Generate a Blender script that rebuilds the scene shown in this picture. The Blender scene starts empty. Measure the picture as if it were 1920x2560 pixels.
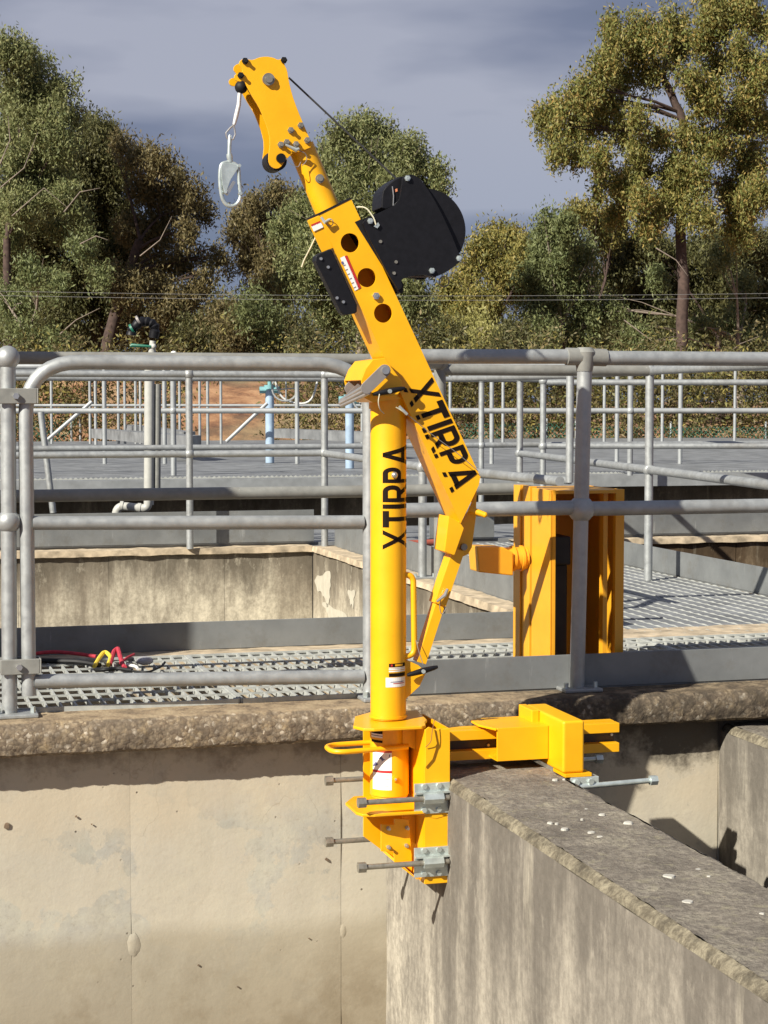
import bpy, bmesh, math, random
import numpy as np
from mathutils import Vector, Matrix
from mathutils.geometry import tessellate_polygon
random.seed(7); rng = np.random.default_rng(7)
R = math.radians
sc = bpy.context.scene
col = sc.collection

# ---------------------------------------------------------------- camera
FPX = 4600.0; CZ = 0.87; PIT = math.atan(280/FPX); TH = R(15.7)
cam_d = bpy.data.cameras.new('camera'); cam = bpy.data.objects.new('camera', cam_d); col.objects.link(cam)
cam.location = (0, 0, CZ); cam.rotation_euler = (math.pi/2 - PIT, 0, 0)
cam_d.sensor_fit = 'VERTICAL'; cam_d.sensor_height = 36.0; cam_d.lens = 36.0*FPX/2560
cam_d.clip_start = 0.05; cam_d.clip_end = 1000
sc.camera = cam
# ---------------------------------------------------------------- light
SUN_AZ = R(43); SUN_EL = R(34)          # sun stands behind the camera, to the left
sun_dir = Vector((-math.sin(SUN_AZ)*math.cos(SUN_EL), -math.cos(SUN_AZ)*math.cos(SUN_EL), math.sin(SUN_EL)))
sd = bpy.data.lights.new('sun', 'SUN'); so = bpy.data.objects.new('sun', sd); col.objects.link(so)
sd.energy = 5.0; sd.angle = R(0.53); sd.color = (1, .945, .83)
so.rotation_euler = sun_dir.to_track_quat('Z', 'Y').to_euler(); so.location = (-5, -5, 8)
w = bpy.data.worlds.new('World'); sc.world = w; w.use_nodes = True
nt = w.node_tree; N = nt.nodes; L = nt.links; N.clear()
out = N.new('ShaderNodeOutputWorld'); mixs = N.new('ShaderNodeMixShader')
sky = N.new('ShaderNodeTexSky'); sky.sky_type = 'NISHITA'; sky.sun_disc = False
sky.sun_elevation = SUN_EL; sky.sun_rotation = math.atan2(sun_dir.x, sun_dir.y)
b1 = N.new('ShaderNodeBackground'); b1.inputs[1].default_value = .08; L.new(sky.outputs[0], b1.inputs[0])
b2 = N.new('ShaderNodeBackground'); b2.inputs[1].default_value = .60
tc = N.new('ShaderNodeTexCoord'); mp = N.new('ShaderNodeMapping'); mp.inputs['Scale'].default_value = (2.2, 2.2, 8)
mp.inputs['Rotation'].default_value = (0, R(-9), 0)
L.new(tc.outputs['Generated'], mp.inputs[0])
nz = N.new('ShaderNodeTexNoise'); nz.inputs['Scale'].default_value = 1.5; nz.inputs['Detail'].default_value = 5; nz.inputs['Roughness'].default_value = .45
L.new(mp.outputs[0], nz.inputs[0])
cr = N.new('ShaderNodeValToRGB'); e = cr.color_ramp.elements
e[0].position = .36; e[0].color = (.100, .125, .205, 1); e[1].position = .63; e[1].color = (.40, .415, .505, 1)
m_ = cr.color_ramp.elements.new(.5); m_.color = (.185, .208, .305, 1)
L.new(nz.outputs[0], cr.inputs[0])
sx = N.new('ShaderNodeSeparateXYZ'); L.new(tc.outputs['Generated'], sx.inputs[0])
mr = N.new('ShaderNodeMapRange'); mr.inputs[1].default_value = .0; mr.inputs[2].default_value = .16; mr.inputs[3].default_value = .7; mr.inputs[4].default_value = 0
L.new(sx.outputs[2], mr.inputs[0])
mx = N.new('ShaderNodeMixRGB'); mx.inputs[2].default_value = (.21, .27, .42, 1); L.new(mr.outputs[0], mx.inputs[0]); L.new(cr.outputs[0], mx.inputs[1])
L.new(mx.outputs[0], b2.inputs[0])
mixs.inputs[0].default_value = .93
L.new(b1.outputs[0], mixs.inputs[1]); L.new(b2.outputs[0], mixs.inputs[2]); L.new(mixs.outputs[0], out.inputs[0])
sc.view_settings.view_transform = 'Standard'; sc.view_settings.look = 'None'; sc.view_settings.gamma = 1
sc.view_settings.exposure = 0.72; sc.view_settings.use_curve_mapping = False

# ---------------------------------------------------------------- site frame: u along the walkway, v away, z up
cP, sP = math.cos(PIT), math.sin(PIT); cT, sT = math.cos(TH), math.sin(TH)
def ray(px, py):
    x = (px-960)/FPX; y = -(py-1280)/FPX
    return (x, cP+y*sP, -sP+y*cP)
_r = ray(1442, 1725); _t = -CZ/_r[2]; OX, OY = _r[0]*_t, _r[1]*_t
def W(u, v, z): return Vector((OX+u*cT-v*sT, OY+u*sT+v*cT, z))
def Fc(x, y): x -= OX; y -= OY; return (x*cT+y*sT, -x*sT+y*cT)
CU, CV = Fc(0, 0)
def atv(px, py, v):
    r = ray(px, py); du = r[0]*cT+r[1]*sT; dv = -r[0]*sT+r[1]*cT
    t = (v-CV)/dv; return (CU+du*t, CZ+r[2]*t)         # (u,z)
def atz(px, py, z):
    r = ray(px, py); t = (z-CZ)/r[2]; return Fc(r[0]*t, r[1]*t)   # (u,v)
def atY(px, py, Y):
    r = ray(px, py); t = Y/r[1]; return Vector((r[0]*t, Y, CZ+r[2]*t))
def WV(px, py, v): u, z = atv(px, py, v); return W(u, v, z)

# ---------------------------------------------------------------- materials
def mat(name): 
    m = bpy.data.materials.new(name); m.use_nodes = True; return m, m.node_tree.nodes, m.node_tree.links, m.node_tree.nodes['Principled BSDF']
def coords(N, L, scale=(1, 1, 1), site=True):
    g = N.new('ShaderNodeNewGeometry'); mp = N.new('ShaderNodeMapping'); mp.vector_type = 'TEXTURE' if False else 'POINT'
    if site:
        rt = N.new('ShaderNodeMapping'); rt.inputs['Rotation'].default_value = (0, 0, -TH); L.new(g.outputs['Position'], rt.inputs[0]); src = rt.outputs[0]
    else: src = g.outputs['Position']
    mp.inputs['Scale'].default_value = scale; L.new(src, mp.inputs[0]); return mp.outputs[0]
def noise(N, L, vec, s, det=4, rough=.55):
    n = N.new('ShaderNodeTexNoise'); n.inputs['Scale'].default_value = s; n.inputs['Detail'].default_value = det; n.inputs['Roughness'].default_value = rough
    L.new(vec, n.inputs[0]); return n.outputs[0]
def ramp(N, L, fac, *stops):
    c = N.new('ShaderNodeValToRGB'); el = c.color_ramp.elements
    while len(el) < len(stops): el.new(.5)
    for q, (p, cc) in zip(el, stops):
        q.position = p; q.color = (*cc, 1) if len(cc) == 3 else cc
    L.new(fac, c.inputs[0]); return c.outputs[0]
def G(a): return (a, a, a)
def mixc(N, L, fac, a, b, mode='MIX'):
    m = N.new('ShaderNodeMixRGB'); m.blend_type = mode
    for i, x in ((0, fac), (1, a), (2, b)):
        if isinstance(x, (int, float)): m.inputs[i].default_value = x
        elif isinstance(x, tuple): m.inputs[i].default_value = (*x, 1)
        else: L.new(x, m.inputs[i])
    return m.outputs[0]
def bump(N, L, P, h, strength=.3, dist=.01):
    b = N.new('ShaderNodeBump'); b.inputs['Strength'].default_value = strength; b.inputs['Distance'].default_value = dist
    L.new(h, b.inputs['Height']); L.new(b.outputs[0], P.inputs['Normal'])
def posz(N, L):
    g = N.new('ShaderNodeNewGeometry'); s = N.new('ShaderNodeSeparateXYZ'); L.new(g.outputs['Position'], s.inputs[0]); return s.outputs[2]
def maprange(N, L, x, a, b, c=0, d=1):
    m = N.new('ShaderNodeMapRange')
    for i, q in enumerate((a, b, c, d)): m.inputs[i+1].default_value = q
    L.new(x, m.inputs[0]); return m.outputs[0]
def math_(N, L, op, a, b):
    m = N.new('ShaderNodeMath'); m.operation = op
    for i, x in enumerate((a, b)):
        if isinstance(x, (int, float)): m.inputs[i].default_value = x
        else: L.new(x, m.inputs[i])
    return m.outputs[0]

def simple(name, c, rough=.5, metal=0, var=.12, scale=25, bmp=0, spec=None):
    m, N, L, P = mat(name); v = coords(N, L)
    n = noise(N, L, v, scale, 5)
    cc = ramp(N, L, n, (.3, tuple(x*(1-var) for x in c)), (.7, tuple(min(1, x*(1+var)) for x in c)))
    L.new(cc, P.inputs['Base Color']); P.inputs['Roughness'].default_value = rough; P.inputs['Metallic'].default_value = metal
    if spec is not None: P.inputs['Specular IOR Level'].default_value = spec
    if bmp: bump(N, L, P, n, bmp, .002)
    return m
def m_yellow(name='yellow_paint', base=(.88, .43, .002)):
    m, N, L, P = mat(name); v = coords(N, L)
    n = noise(N, L, v, 9, 6, .6); n2 = noise(N, L, v, 140, 3)
    c = ramp(N, L, n, (.3, tuple(x*.86 for x in base)), (.7, base))
    sc_ = ramp(N, L, noise(N, L, v, 42, 7, .75), (.66, G(0)), (.73, G(1)))
    c = mixc(N, L, math_(N, L, 'MULTIPLY', sc_, .5), c, (.45, .22, .03))
    L.new(c, P.inputs['Base Color']); P.inputs['Roughness'].default_value = .42; P.inputs['Coat Weight'].default_value = .12
    L.new(ramp(N, L, n, (.2, G(.36)), (.8, G(.52))), P.inputs['Roughness']); bump(N, L, P, n2, .12, .001)
    return m
YEL = m_yellow()
YEL2 = m_yellow('yellow_paint_aged', (.80, .37, .02))
def m_galv(name, base=.40, metal=.35, tint=(.98, 1, 1.02)):
    m, N, L, P = mat(name); v = coords(N, L)
    n = noise(N, L, v, 30, 6, .65); n2 = noise(N, L, coords(N, L, (1, 1, .25)), 7, 5, .6)
    f = math_(N, L, 'ADD', math_(N, L, 'MULTIPLY', n, .55), math_(N, L, 'MULTIPLY', n2, .45))
    c = ramp(N, L, f, (.33, tuple(base*.80*t for t in tint)), (.5, tuple(base*t for t in tint)), (.66, tuple(base*1.18*t for t in tint)))
    dirt = ramp(N, L, noise(N, L, v, 3.1, 6, .7), (.52, G(0)), (.78, G(.5)))
    c = mixc(N, L, dirt, c, (.19, .165, .13))
    spl = ramp(N, L, noise(N, L, v, 95, 2), (.735, G(0)), (.78, G(.5)))
    c = mixc(N, L, spl, c, (.55, .55, .52))
    L.new(c, P.inputs['Base Color']); P.inputs['Metallic'].default_value = metal
    L.new(ramp(N, L, n, (.3, G(.42)), (.7, G(.62))), P.inputs['Roughness']); bump(N, L, P, n, .15, .001)
    return m
GAL = m_galv('galvanised_steel', .375, .5, (.96, 1, 1)); GALD = m_galv('weathered_galvanised_steel', .23, .12, (1, 1, .92))
GALF = simple('far_galvanised_steel', (.33, .345, .35), .5, .3, .15, 12)
def m_plate():
    m, N, L, P = mat('galvanised_plate'); v = coords(N, L); vs = coords(N, L, (1, 1, .12))
    n = noise(N, L, vs, 26, 6, .7); n2 = noise(N, L, v, 5, 5, .6)
    c = ramp(N, L, n2, (.3, (.14, .148, .15)), (.7, (.22, .23, .23)))
    st = ramp(N, L, n, (.62, G(0)), (.70, G(.55)))
    c = mixc(N, L, st, c, (.36, .37, .36))
    bl = noise(N, L, v, 11, 7, .72); c = mixc(N, L, ramp(N, L, bl, (.52, G(0)), (.68, G(.45))), c, (.13, .12, .10))
    L.new(c, P.inputs['Base Color']); P.inputs['Metallic'].default_value = .2; L.new(ramp(N, L, bl, (.3, G(.42)), (.7, G(.65))), P.inputs['Roughness'])
    return m
PLATE = m_plate()
PLATEL = simple('pale_steel_sheet', (.20, .207, .212), .55, .15, .38, 5)
GRATE = simple('galvanised_grating', (.40, .41, .385), .55, .1, .2, 30)
ZINC = simple('zinc_plate', (.56, .62, .60), .34, .6, .2, 40, .1)
ROD = simple('plain_steel_rod', (.30, .28, .235), .42, .6, .25, 60, .2)
STEEL = simple('stainless_steel', (.55, .54, .52), .3, .8, .1, 50)
BLACK = simple('black_plastic', (.006, .006, .008), .5, 0, .3, 60, .05, .3)
BLACK2 = simple('black_rubber', (.010, .010, .011), .6, 0, .3, 60, .1, .3)
INK = simple('black_decal', (.010, .005, .003), .6, 0, .1, 25, 0, .15)
WHITE = simple('white_label', (.78, .77, .74), .5, 0, .04)
RED = simple('red_print', (.45, .02, .02), .5, 0, .05)
BLUE = simple('blue_print', (.10, .10, .22), .5, 0, .05)
GREYP = simple('grey_plastic', (.22, .20, .19), .55, .1, .1)
PVC = simple('grey_pvc', (.40, .40, .37), .5, 0, .08)
TEAL = simple('green_plastic', (.01, .13, .08), .5, 0, .1)
TURQ = simple('turquoise_paint', (.16, .34, .36), .5, 0, .2)
PALEB = simple('pale_blue_paint', (.30, .40, .52), .5, 0, .22, 9)
REDF = simple('red_webbing', (.42, .03, .05), .8, 0, .25, 80, .3)
YELF = simple('yellow_webbing', (.75, .55, .05), .7, 0, .2, 80, .3)
CORD = simple('cream_cord', (.55, .52, .38), .7, 0, .1)
DARKG = simple('dark_steel_frame', (.02, .018, .016), .6, .1, .3)
RUST = simple('red_primer_steel', (.33, .08, .05), .6, 0, .2)

def m_wall():        # smooth board-formed tank wall
    m, N, L, P = mat('tank_wall_concrete'); v = coords(N, L); z = posz(N, L)
    n1 = noise(N, L, v, 2.4, 6, .6); n2 = noise(N, L, v, 9, 7, .68); n3 = noise(N, L, v, 70, 5, .6)
    c = ramp(N, L, n1, (.36, (.36, .352, .30)), (.5, (.425, .41, .34)), (.62, (.49, .465, .375)))
    c = mixc(N, L, ramp(N, L, n2, (.40, G(0)), (.60, G(.75))), c, (.38, .365, .325))
    c = mixc(N, L, ramp(N, L, noise(N, L, v, 4.3, 8, .72), (.50, G(0)), (.64, G(.5))), c, (.32, .29, .235))
    vst = noise(N, L, coords(N, L, (1, 1, .08)), 6, 6, .65)
    c = mixc(N, L, ramp(N, L, vst, (.50, G(0)), (.66, G(.35))), c, (.33, .32, .28))
    c = mixc(N, L, ramp(N, L, vst, (.30, G(.4)), (.42, G(0))), c, (.52, .485, .40))
    c = mixc(N, L, ramp(N, L, noise(N, L, v, 55, 6, .75), (.54, G(0)), (.68, G(.45))), c, (.24, .21, .17))
    pt = noise(N, L, v, 1.7, 9, .62)
    c = mixc(N, L, ramp(N, L, pt, (.515, G(0)), (.525, G(.55))), c, (.50, .445, .345))
    c = mixc(N, L, ramp(N, L, pt, (.43, G(.5)), (.445, G(0))), c, (.36, .345, .31))
    cv = N.new('ShaderNodeTexVoronoi'); cv.feature = 'DISTANCE_TO_EDGE'; cv.inputs['Scale'].default_value = 2.1
    dn = N.new('ShaderNodeTexNoise'); dn.inputs['Scale'].default_value = 9; dn.inputs['Detail'].default_value = 6; L.new(v, dn.inputs[0])
    dm = N.new('ShaderNodeVectorMath'); dm.operation = 'MULTIPLY_ADD'; dm.inputs[1].default_value = (.16, .16, .16); L.new(dn.outputs['Color'], dm.inputs[0]); L.new(v, dm.inputs[2]); L.new(dm.outputs[0], cv.inputs[0])
    crk = math_(N, L, 'MULTIPLY', ramp(N, L, cv.outputs[0], (0, G(1)), (.0045, G(0))), ramp(N, L, noise(N, L, v, 2.9, 3), (.54, G(0)), (.60, G(.6))))
    c = mixc(N, L, crk, c, (.15, .12, .09))
    # laitance patch near the top, tide stain below
    zz = math_(N, L, 'ADD', z, math_(N, L, 'MULTIPLY', math_(N, L, 'SUBTRACT', noise(N, L, v, 3.2, 4, .6), .5), .42))
    top = maprange(N, L, zz, -.40, -.27, 0, .6)
    c = mixc(N, L, top, c, (.50, .425, .31))
    z2 = math_(N, L, 'ADD', z, math_(N, L, 'MULTIPLY', math_(N, L, 'SUBTRACT', noise(N, L, v, 2.0, 4, .6), .5), .10))
    c = mixc(N, L, maprange(N, L, z2, -.60, -.66, 0, .75), c, (.33, .29, .215))
    c = mixc(N, L, maprange(N, L, z2, -.68, -.95, 0, .55), c, (.25, .205, .14))
    c = mixc(N, L, math_(N, L, 'MULTIPLY', maprange(N, L, z2, -.62, -.85, 0, 1), ramp(N, L, noise(N, L, v, 3.7, 8, .7), (.46, G(0)), (.60, G(.55)))), c, (.20, .16, .105))
    c = mixc(N, L, ramp(N, L, noise(N, L, v, 14, 8, .75), (.66, G(0)), (.74, G(.6))), c, (.16, .13, .10))
    vo = N.new('ShaderNodeTexVoronoi'); vo.inputs['Scale'].default_value = 26; vo.inputs['Randomness'].default_value = 1; L.new(v, vo.inputs[0])
    pit = ramp(N, L, vo.outputs['Distance'], (.05, G(.85)), (.10, G(0)))
    gate = ramp(N, L, noise(N, L, v, 5, 2), (.54, G(0)), (.60, G(1)))
    pf = math_(N, L, 'MULTIPLY', pit, gate)
    c = mixc(N, L, pf, c, (.09, .07, .055))
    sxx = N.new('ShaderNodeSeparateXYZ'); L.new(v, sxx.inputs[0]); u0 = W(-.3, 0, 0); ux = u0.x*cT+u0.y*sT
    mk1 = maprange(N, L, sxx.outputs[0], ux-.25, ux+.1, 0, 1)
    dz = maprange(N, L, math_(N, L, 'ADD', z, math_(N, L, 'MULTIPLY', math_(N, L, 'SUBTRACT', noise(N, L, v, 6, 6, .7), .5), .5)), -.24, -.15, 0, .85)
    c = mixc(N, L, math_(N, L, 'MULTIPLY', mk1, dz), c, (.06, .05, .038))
    # darker brown band under the ledge everywhere
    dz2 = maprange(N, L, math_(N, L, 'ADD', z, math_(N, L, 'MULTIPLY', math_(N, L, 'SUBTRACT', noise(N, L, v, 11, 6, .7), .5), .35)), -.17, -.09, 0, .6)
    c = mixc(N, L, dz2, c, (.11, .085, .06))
    L.new(c, P.inputs['Base Color']); P.inputs['Roughness'].default_value = .9; P.inputs['Specular IOR Level'].default_value = .2
    h = math_(N, L, 'SUBTRACT', math_(N, L, 'ADD', math_(N, L, 'MULTIPLY', n2, .6), math_(N, L, 'MULTIPLY', n3, .25)), pf)
    bump(N, L, P, h, .35, .008)
    return m
def m_streak(name, dark, light, topz=None, amt=1.0, sc_u=16):   # vertically streaked weathered concrete
    m, N, L, P = mat(name); v = coords(N, L, (1, 1, .09)); vf = coords(N, L)
    n1 = noise(N, L, v, sc_u, 7, .66); n2 = noise(N, L, v, sc_u*.3, 4, .5); n3 = noise(N, L, vf, 45, 6, .7); n4 = noise(N, L, vf, 2.3, 4)
    f = math_(N, L, 'ADD', math_(N, L, 'MULTIPLY', n1, .55), math_(N, L, 'MULTIPLY', n2, .45))
    f = math_(N, L, 'ADD', f, math_(N, L, 'MULTIPLY', math_(N, L, 'SUBTRACT', n4, .5), .25))
    if topz is not None:
        f = math_(N, L, 'ADD', f, maprange(N, L, posz(N, L), topz-.02, topz-.6, -.10*amt, .06))
    c = ramp(N, L, f, (.38, dark), (.5, tuple((a+b)/2 for a, b in zip(dark, light))), (.62, light))
    c = mixc(N, L, ramp(N, L, n3, (.38, G(.35)), (.6, G(0))), c, tuple(x*.5 for x in dark))
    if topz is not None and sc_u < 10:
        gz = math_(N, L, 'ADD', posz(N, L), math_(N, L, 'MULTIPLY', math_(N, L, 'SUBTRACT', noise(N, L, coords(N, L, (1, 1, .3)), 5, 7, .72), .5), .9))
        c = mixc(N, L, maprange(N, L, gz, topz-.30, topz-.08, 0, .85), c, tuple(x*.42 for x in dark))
    c = mixc(N, L, ramp(N, L, n1, (.60, G(0)), (.68, G(.30))), c, (.50, .46, .36))
    bl = noise(N, L, coords(N, L, (1, 1, .5)), 13, 8, .74)
    c = mixc(N, L, ramp(N, L, bl, (.36, G(.6)), (.52, G(0))), c, tuple(x*.75 for x in dark))
    c = mixc(N, L, ramp(N, L, bl, (.56, G(0)), (.68, G(.35))), c, light)
    L.new(c, P.inputs['Base Color']); P.inputs['Roughness'].default_value = .92; P.inputs['Specular IOR Level'].default_value = .15
    bump(N, L, P, math_(N, L, 'ADD', n3, n1), .35, .006)
    return m
def m_top():         # lichen-dark top of the foreground wall, chamfer paler
    m, N, L, P = mat('weathered_wall_top'); v = coords(N, L)
    n1 = noise(N, L, v, 7, 8, .7); n2 = noise(N, L, v, 60, 6, .7); n3 = noise(N, L, v, 26, 4)
    c = ramp(N, L, n1, (.35, (.17, .15, .125)), (.52, (.25, .222, .182)), (.68, (.36, .325, .25)))
    c = mixc(N, L, ramp(N, L, n2, (.42, G(.55)), (.58, G(0))), c, (.10, .085, .072))
    c = mixc(N, L, ramp(N, L, n3, (.56, G(0)), (.70, G(.4))), c, (.36, .33, .22))
    L.new(c, P.inputs['Base Color']); P.inputs['Roughness'].default_value = .95; P.inputs['Specular IOR Level'].default_value = .15
    bump(N, L, P, math_(N, L, 'ADD', n2, n1), .7, .012)
    return m
def m_cham():
    m, N, L, P = mat('worn_chamfer'); v = coords(N, L)
    n1 = noise(N, L, v, 16, 8, .75); n2 = noise(N, L, v, 60, 6, .75)
    c = ramp(N, L, n1, (.36, (.10, .088, .068)), (.5, (.245, .215, .155)), (.64, (.36, .32, .23)))
    c = mixc(N, L, ramp(N, L, n2, (.40, G(.6)), (.56, G(0))), c, (.09, .075, .055))
    L.new(c, P.inputs['Base Color']); P.inputs['Roughness'].default_value = .95; P.inputs['Specular IOR Level'].default_value = .1
    bump(N, L, P, math_(N, L, 'ADD', n2, n1), .8, .012)
    return m
def m_agg(name='exposed_aggregate', mul=1):         # rough exposed aggregate of the ledge
    m, N, L, P = mat(name); v = coords(N, L)
    dv = N.new('ShaderNodeVectorMath'); dv.operation = 'ADD'
    nn = N.new('ShaderNodeTexNoise'); nn.inputs['Scale'].default_value = 40; L.new(v, nn.inputs[0])
    sc1 = N.new('ShaderNodeVectorMath'); sc1.operation = 'SCALE'; sc1.inputs['Scale'].default_value = .02; L.new(nn.outputs['Color'], sc1.inputs[0])
    L.new(v, dv.inputs[0]); L.new(sc1.outputs[0], dv.inputs[1])
    vo = N.new('ShaderNodeTexVoronoi'); vo.inputs['Scale'].default_value = 105; L.new(dv.outputs[0], vo.inputs[0])
    sp = N.new('ShaderNodeSeparateColor'); L.new(vo.outputs['Color'], sp.inputs[0])
    c = ramp(N, L, sp.outputs[0], (.0, (.13, .095, .065)), (.35, (.25, .19, .125)), (.7, (.38, .30, .20)), (.93, (.40, .33, .24)), (.97, (.66, .58, .46)))
    n1 = noise(N, L, v, 5, 7, .7); n2 = noise(N, L, v, 90, 4)
    c = mixc(N, L, ramp(N, L, n1, (.40, G(.0)), (.60, G(.7))), c, (.13, .105, .08))
    edge = ramp(N, L, vo.outputs['Distance'], (.35, G(0)), (.8, G(.45)))
    n5 = noise(N, L, v, 38, 7, .75); c = mixc(N, L, ramp(N, L, n5, (.42, G(.7)), (.58, G(0))), c, (.125, .10, .075)); c = mixc(N, L, ramp(N, L, noise(N, L, v, 17, 5, .7), (.54, G(0)), (.68, G(.55))), c, (.36, .27, .15))
    c = mixc(N, L, edge, c, (.09, .07, .05))
    # smoother trowelled top away from the arris
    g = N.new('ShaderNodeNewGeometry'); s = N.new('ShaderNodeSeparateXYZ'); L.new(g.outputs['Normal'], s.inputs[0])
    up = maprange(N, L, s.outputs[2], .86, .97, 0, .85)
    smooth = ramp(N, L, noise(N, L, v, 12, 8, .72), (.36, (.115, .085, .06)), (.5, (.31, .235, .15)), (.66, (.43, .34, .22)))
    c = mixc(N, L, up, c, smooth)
    # dark algae growing on the right-hand stretch and underside
    sxx = N.new('ShaderNodeSeparateXYZ'); L.new(coords(N, L), sxx.inputs[0])
    alg = math_(N, L, 'ADD', sxx.outputs[0], math_(N, L, 'MULTIPLY', noise(N, L, v, 8, 6, .7), .9))
    u0 = W(-.35, 0, 0); ux = u0.x*cT+u0.y*sT
    al = maprange(N, L, alg, ux+.45, ux+.72, 0, .8)
    c = mixc(N, L, math_(N, L, 'MULTIPLY', al, ramp(N, L, noise(N, L, v, 20, 6, .7), (.40, G(.35)), (.58, G(1)))), c, (.045, .037, .028))
    L.new(c, P.inputs['Base Color']); P.inputs['Roughness'].default_value = .95; P.inputs['Specular IOR Level'].default_value = .2
    hh = math_(N, L, 'SUBTRACT', n2, math_(N, L, 'MULTIPLY', vo.outputs['Distance'], .8))
    bump(N, L, P, hh, .32, .005)
    return m
WALLC = m_wall()
STRK = m_streak('streaked_concrete', (.165, .148, .125), (.46, .42, .345), -.11, 1.1, 10)
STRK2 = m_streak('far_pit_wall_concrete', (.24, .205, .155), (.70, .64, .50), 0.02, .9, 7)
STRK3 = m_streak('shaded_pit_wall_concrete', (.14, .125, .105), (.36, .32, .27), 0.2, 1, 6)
TOPC = m_top(); AGG = m_agg()
LEDGE2 = simple('pale_concrete_ledge', (.42, .34, .235), .95, 0, .45, 14, .4)
CHAM = m_cham()
LICH = simple('white_lichen', (.42, .405, .36), .95, 0, .06)
MORT = simple('joint_mortar', (.30, .29, .24), .95, 0, .25, 30, .4)
TUNNEL = simple('pit_floor_concrete', (.12, .11, .09), .95, 0, .3, 4)

# ---------------------------------------------------------------- mesh helpers
class Mesh:
    def __init__(s): s.v = []; s.f = []; s.m = []
    def add(s, vs, fs, mi=0):
        o = len(s.v); s.v += [tuple(q) for q in vs]; s.f += [tuple(i+o for i in f) for f in fs]; s.m += [mi]*len(fs)
def mk(name, M, mats, parent=None, smooth=False, bevel=0, loc=None, kind=None, seg=2):
    if not isinstance(mats, (list, tuple)): mats = [mats]
    base = parent.matrix_base if False else (Vector(parent['_base']) if parent is not None else (Vector(loc) if loc is not None else Vector((0, 0, 0))))
    if isinstance(M, (list,)):
        Q = Mesh(); 
        for q in M: Q.add(q.v, q.f, 0) if not q.m or max(q.m) == 0 else [Q.add(q.v, q.f)]
        M = Q
    me = bpy.data.meshes.new(name)
    me.from_pydata([tuple(Vector(q)-base) for q in M.v], [], M.f)
    for q in mats: me.materials.append(q)
    if len(mats) > 1: me.polygons.foreach_set('material_index', M.m)
    me.update()
    if smooth: me.polygons.foreach_set('use_smooth', [True]*len(me.polygons))
    o = bpy.data.objects.new(name, me); col.objects.link(o)
    if bevel:
        b = o.modifiers.new('bevel', 'BEVEL'); b.width = bevel; b.segments = seg; b.limit_method = 'ANGLE'; b.angle_limit = R(40); b.use_clamp_overlap = True
        b.harden_normals = False
    if smooth:
        try: me.set_sharp_from_angle(angle=R(42))
        except Exception: pass
    if parent is not None:
        o.parent = parent
        if parent.type == 'MESH':   # parent's own origin is its thing's base: share it
            pass
        o['_base'] = list(base)
    else:
        o.location = base; o['_base'] = list(base)
    if kind: o['kind'] = kind
    return o
def tag(o, label, cat=None, group=None, kind=None):
    o['label'] = label
    if cat: o['category'] = cat
    if group: o['group'] = group
    if kind: o['kind'] = kind
    return o
def thing(name, label, cat, loc, group=None):
    o = bpy.data.objects.new(name, None); col.objects.link(o); o.empty_display_size = .1
    o.location = loc; o['_base'] = list(loc); return tag(o, label, cat, group)
def box(u0, u1, v0, v1, z0, z1):
    M = Mesh(); M.add([W(u, v, z) for z in (z0, z1) for v in (v0, v1) for u in (u0, u1)],
        [(0, 2, 3, 1), (4, 5, 7, 6), (0, 1, 5, 4), (2, 6, 7, 3), (0, 4, 6, 2), (1, 3, 7, 5)]); return M
def tube(pts, r, n=12, caps=True):
    pts = [Vector(p) for p in pts]; M = Mesh(); vs = []; rr = r if isinstance(r, (list, tuple)) else [r]*len(pts)
    t0 = (pts[1]-pts[0]).normalized(); ref = Vector((0, 0, 1)) if abs(t0.z) < .9 else Vector((0, 1, 0))
    nrm = t0.cross(ref).normalized()
    for i, p in enumerate(pts):
        if i == 0: t = t0
        elif i == len(pts)-1: t = (pts[i]-pts[i-1]).normalized()
        else: t = ((pts[i]-pts[i-1]).normalized()+(pts[i+1]-pts[i]).normalized()).normalized()
        nrm = (nrm-t*nrm.dot(t)).normalized(); bn = t.cross(nrm)
        for k in range(n):
            a = 2*math.pi*k/n; vs.append(p+(nrm*math.cos(a)+bn*math.sin(a))*rr[i])
    fs = [(i*n+k, i*n+(k+1) % n, (i+1)*n+(k+1) % n, (i+1)*n+k) for i in range(len(pts)-1) for k in range(n)]
    if caps: fs += [tuple(range(n-1, -1, -1)), tuple((len(pts)-1)*n+k for k in range(n))]
    M.add(vs, fs); return M
def arc(pts, rad, n=6):     # polyline with rounded corners
    pts = [Vector(p) for p in pts]; o = [pts[0]]
    for i in range(1, len(pts)-1):
        a = (pts[i-1]-pts[i]); b = (pts[i+1]-pts[i]); d = min(rad, a.length*.48, b.length*.48)
        p0 = pts[i]+a.normalized()*d; p1 = pts[i]+b.normalized()*d
        for k in range(n+1):
            t = k/n; o.append(p0*(1-t)**2+pts[i]*2*t*(1-t)+p1*t*t)
    o.append(pts[-1]); return o
def ball(c, r, nu=14, nv=9, sz=1):
    M = Mesh(); vs = []; c = Vector(c)
    for j in range(nv+1):
        ph = math.pi*j/nv
        for i in range(nu):
            a = 2*math.pi*i/nu; vs.append(c+Vector((math.sin(ph)*math.cos(a)*r, math.sin(ph)*math.sin(a)*r, math.cos(ph)*r*sz)))
    M.add(vs, [(j*nu+i, (j+1)*nu+i, (j+1)*nu+(i+1) % nu, j*nu+(i+1) % nu) for j in range(nv) for i in range(nu)]); return M
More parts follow.
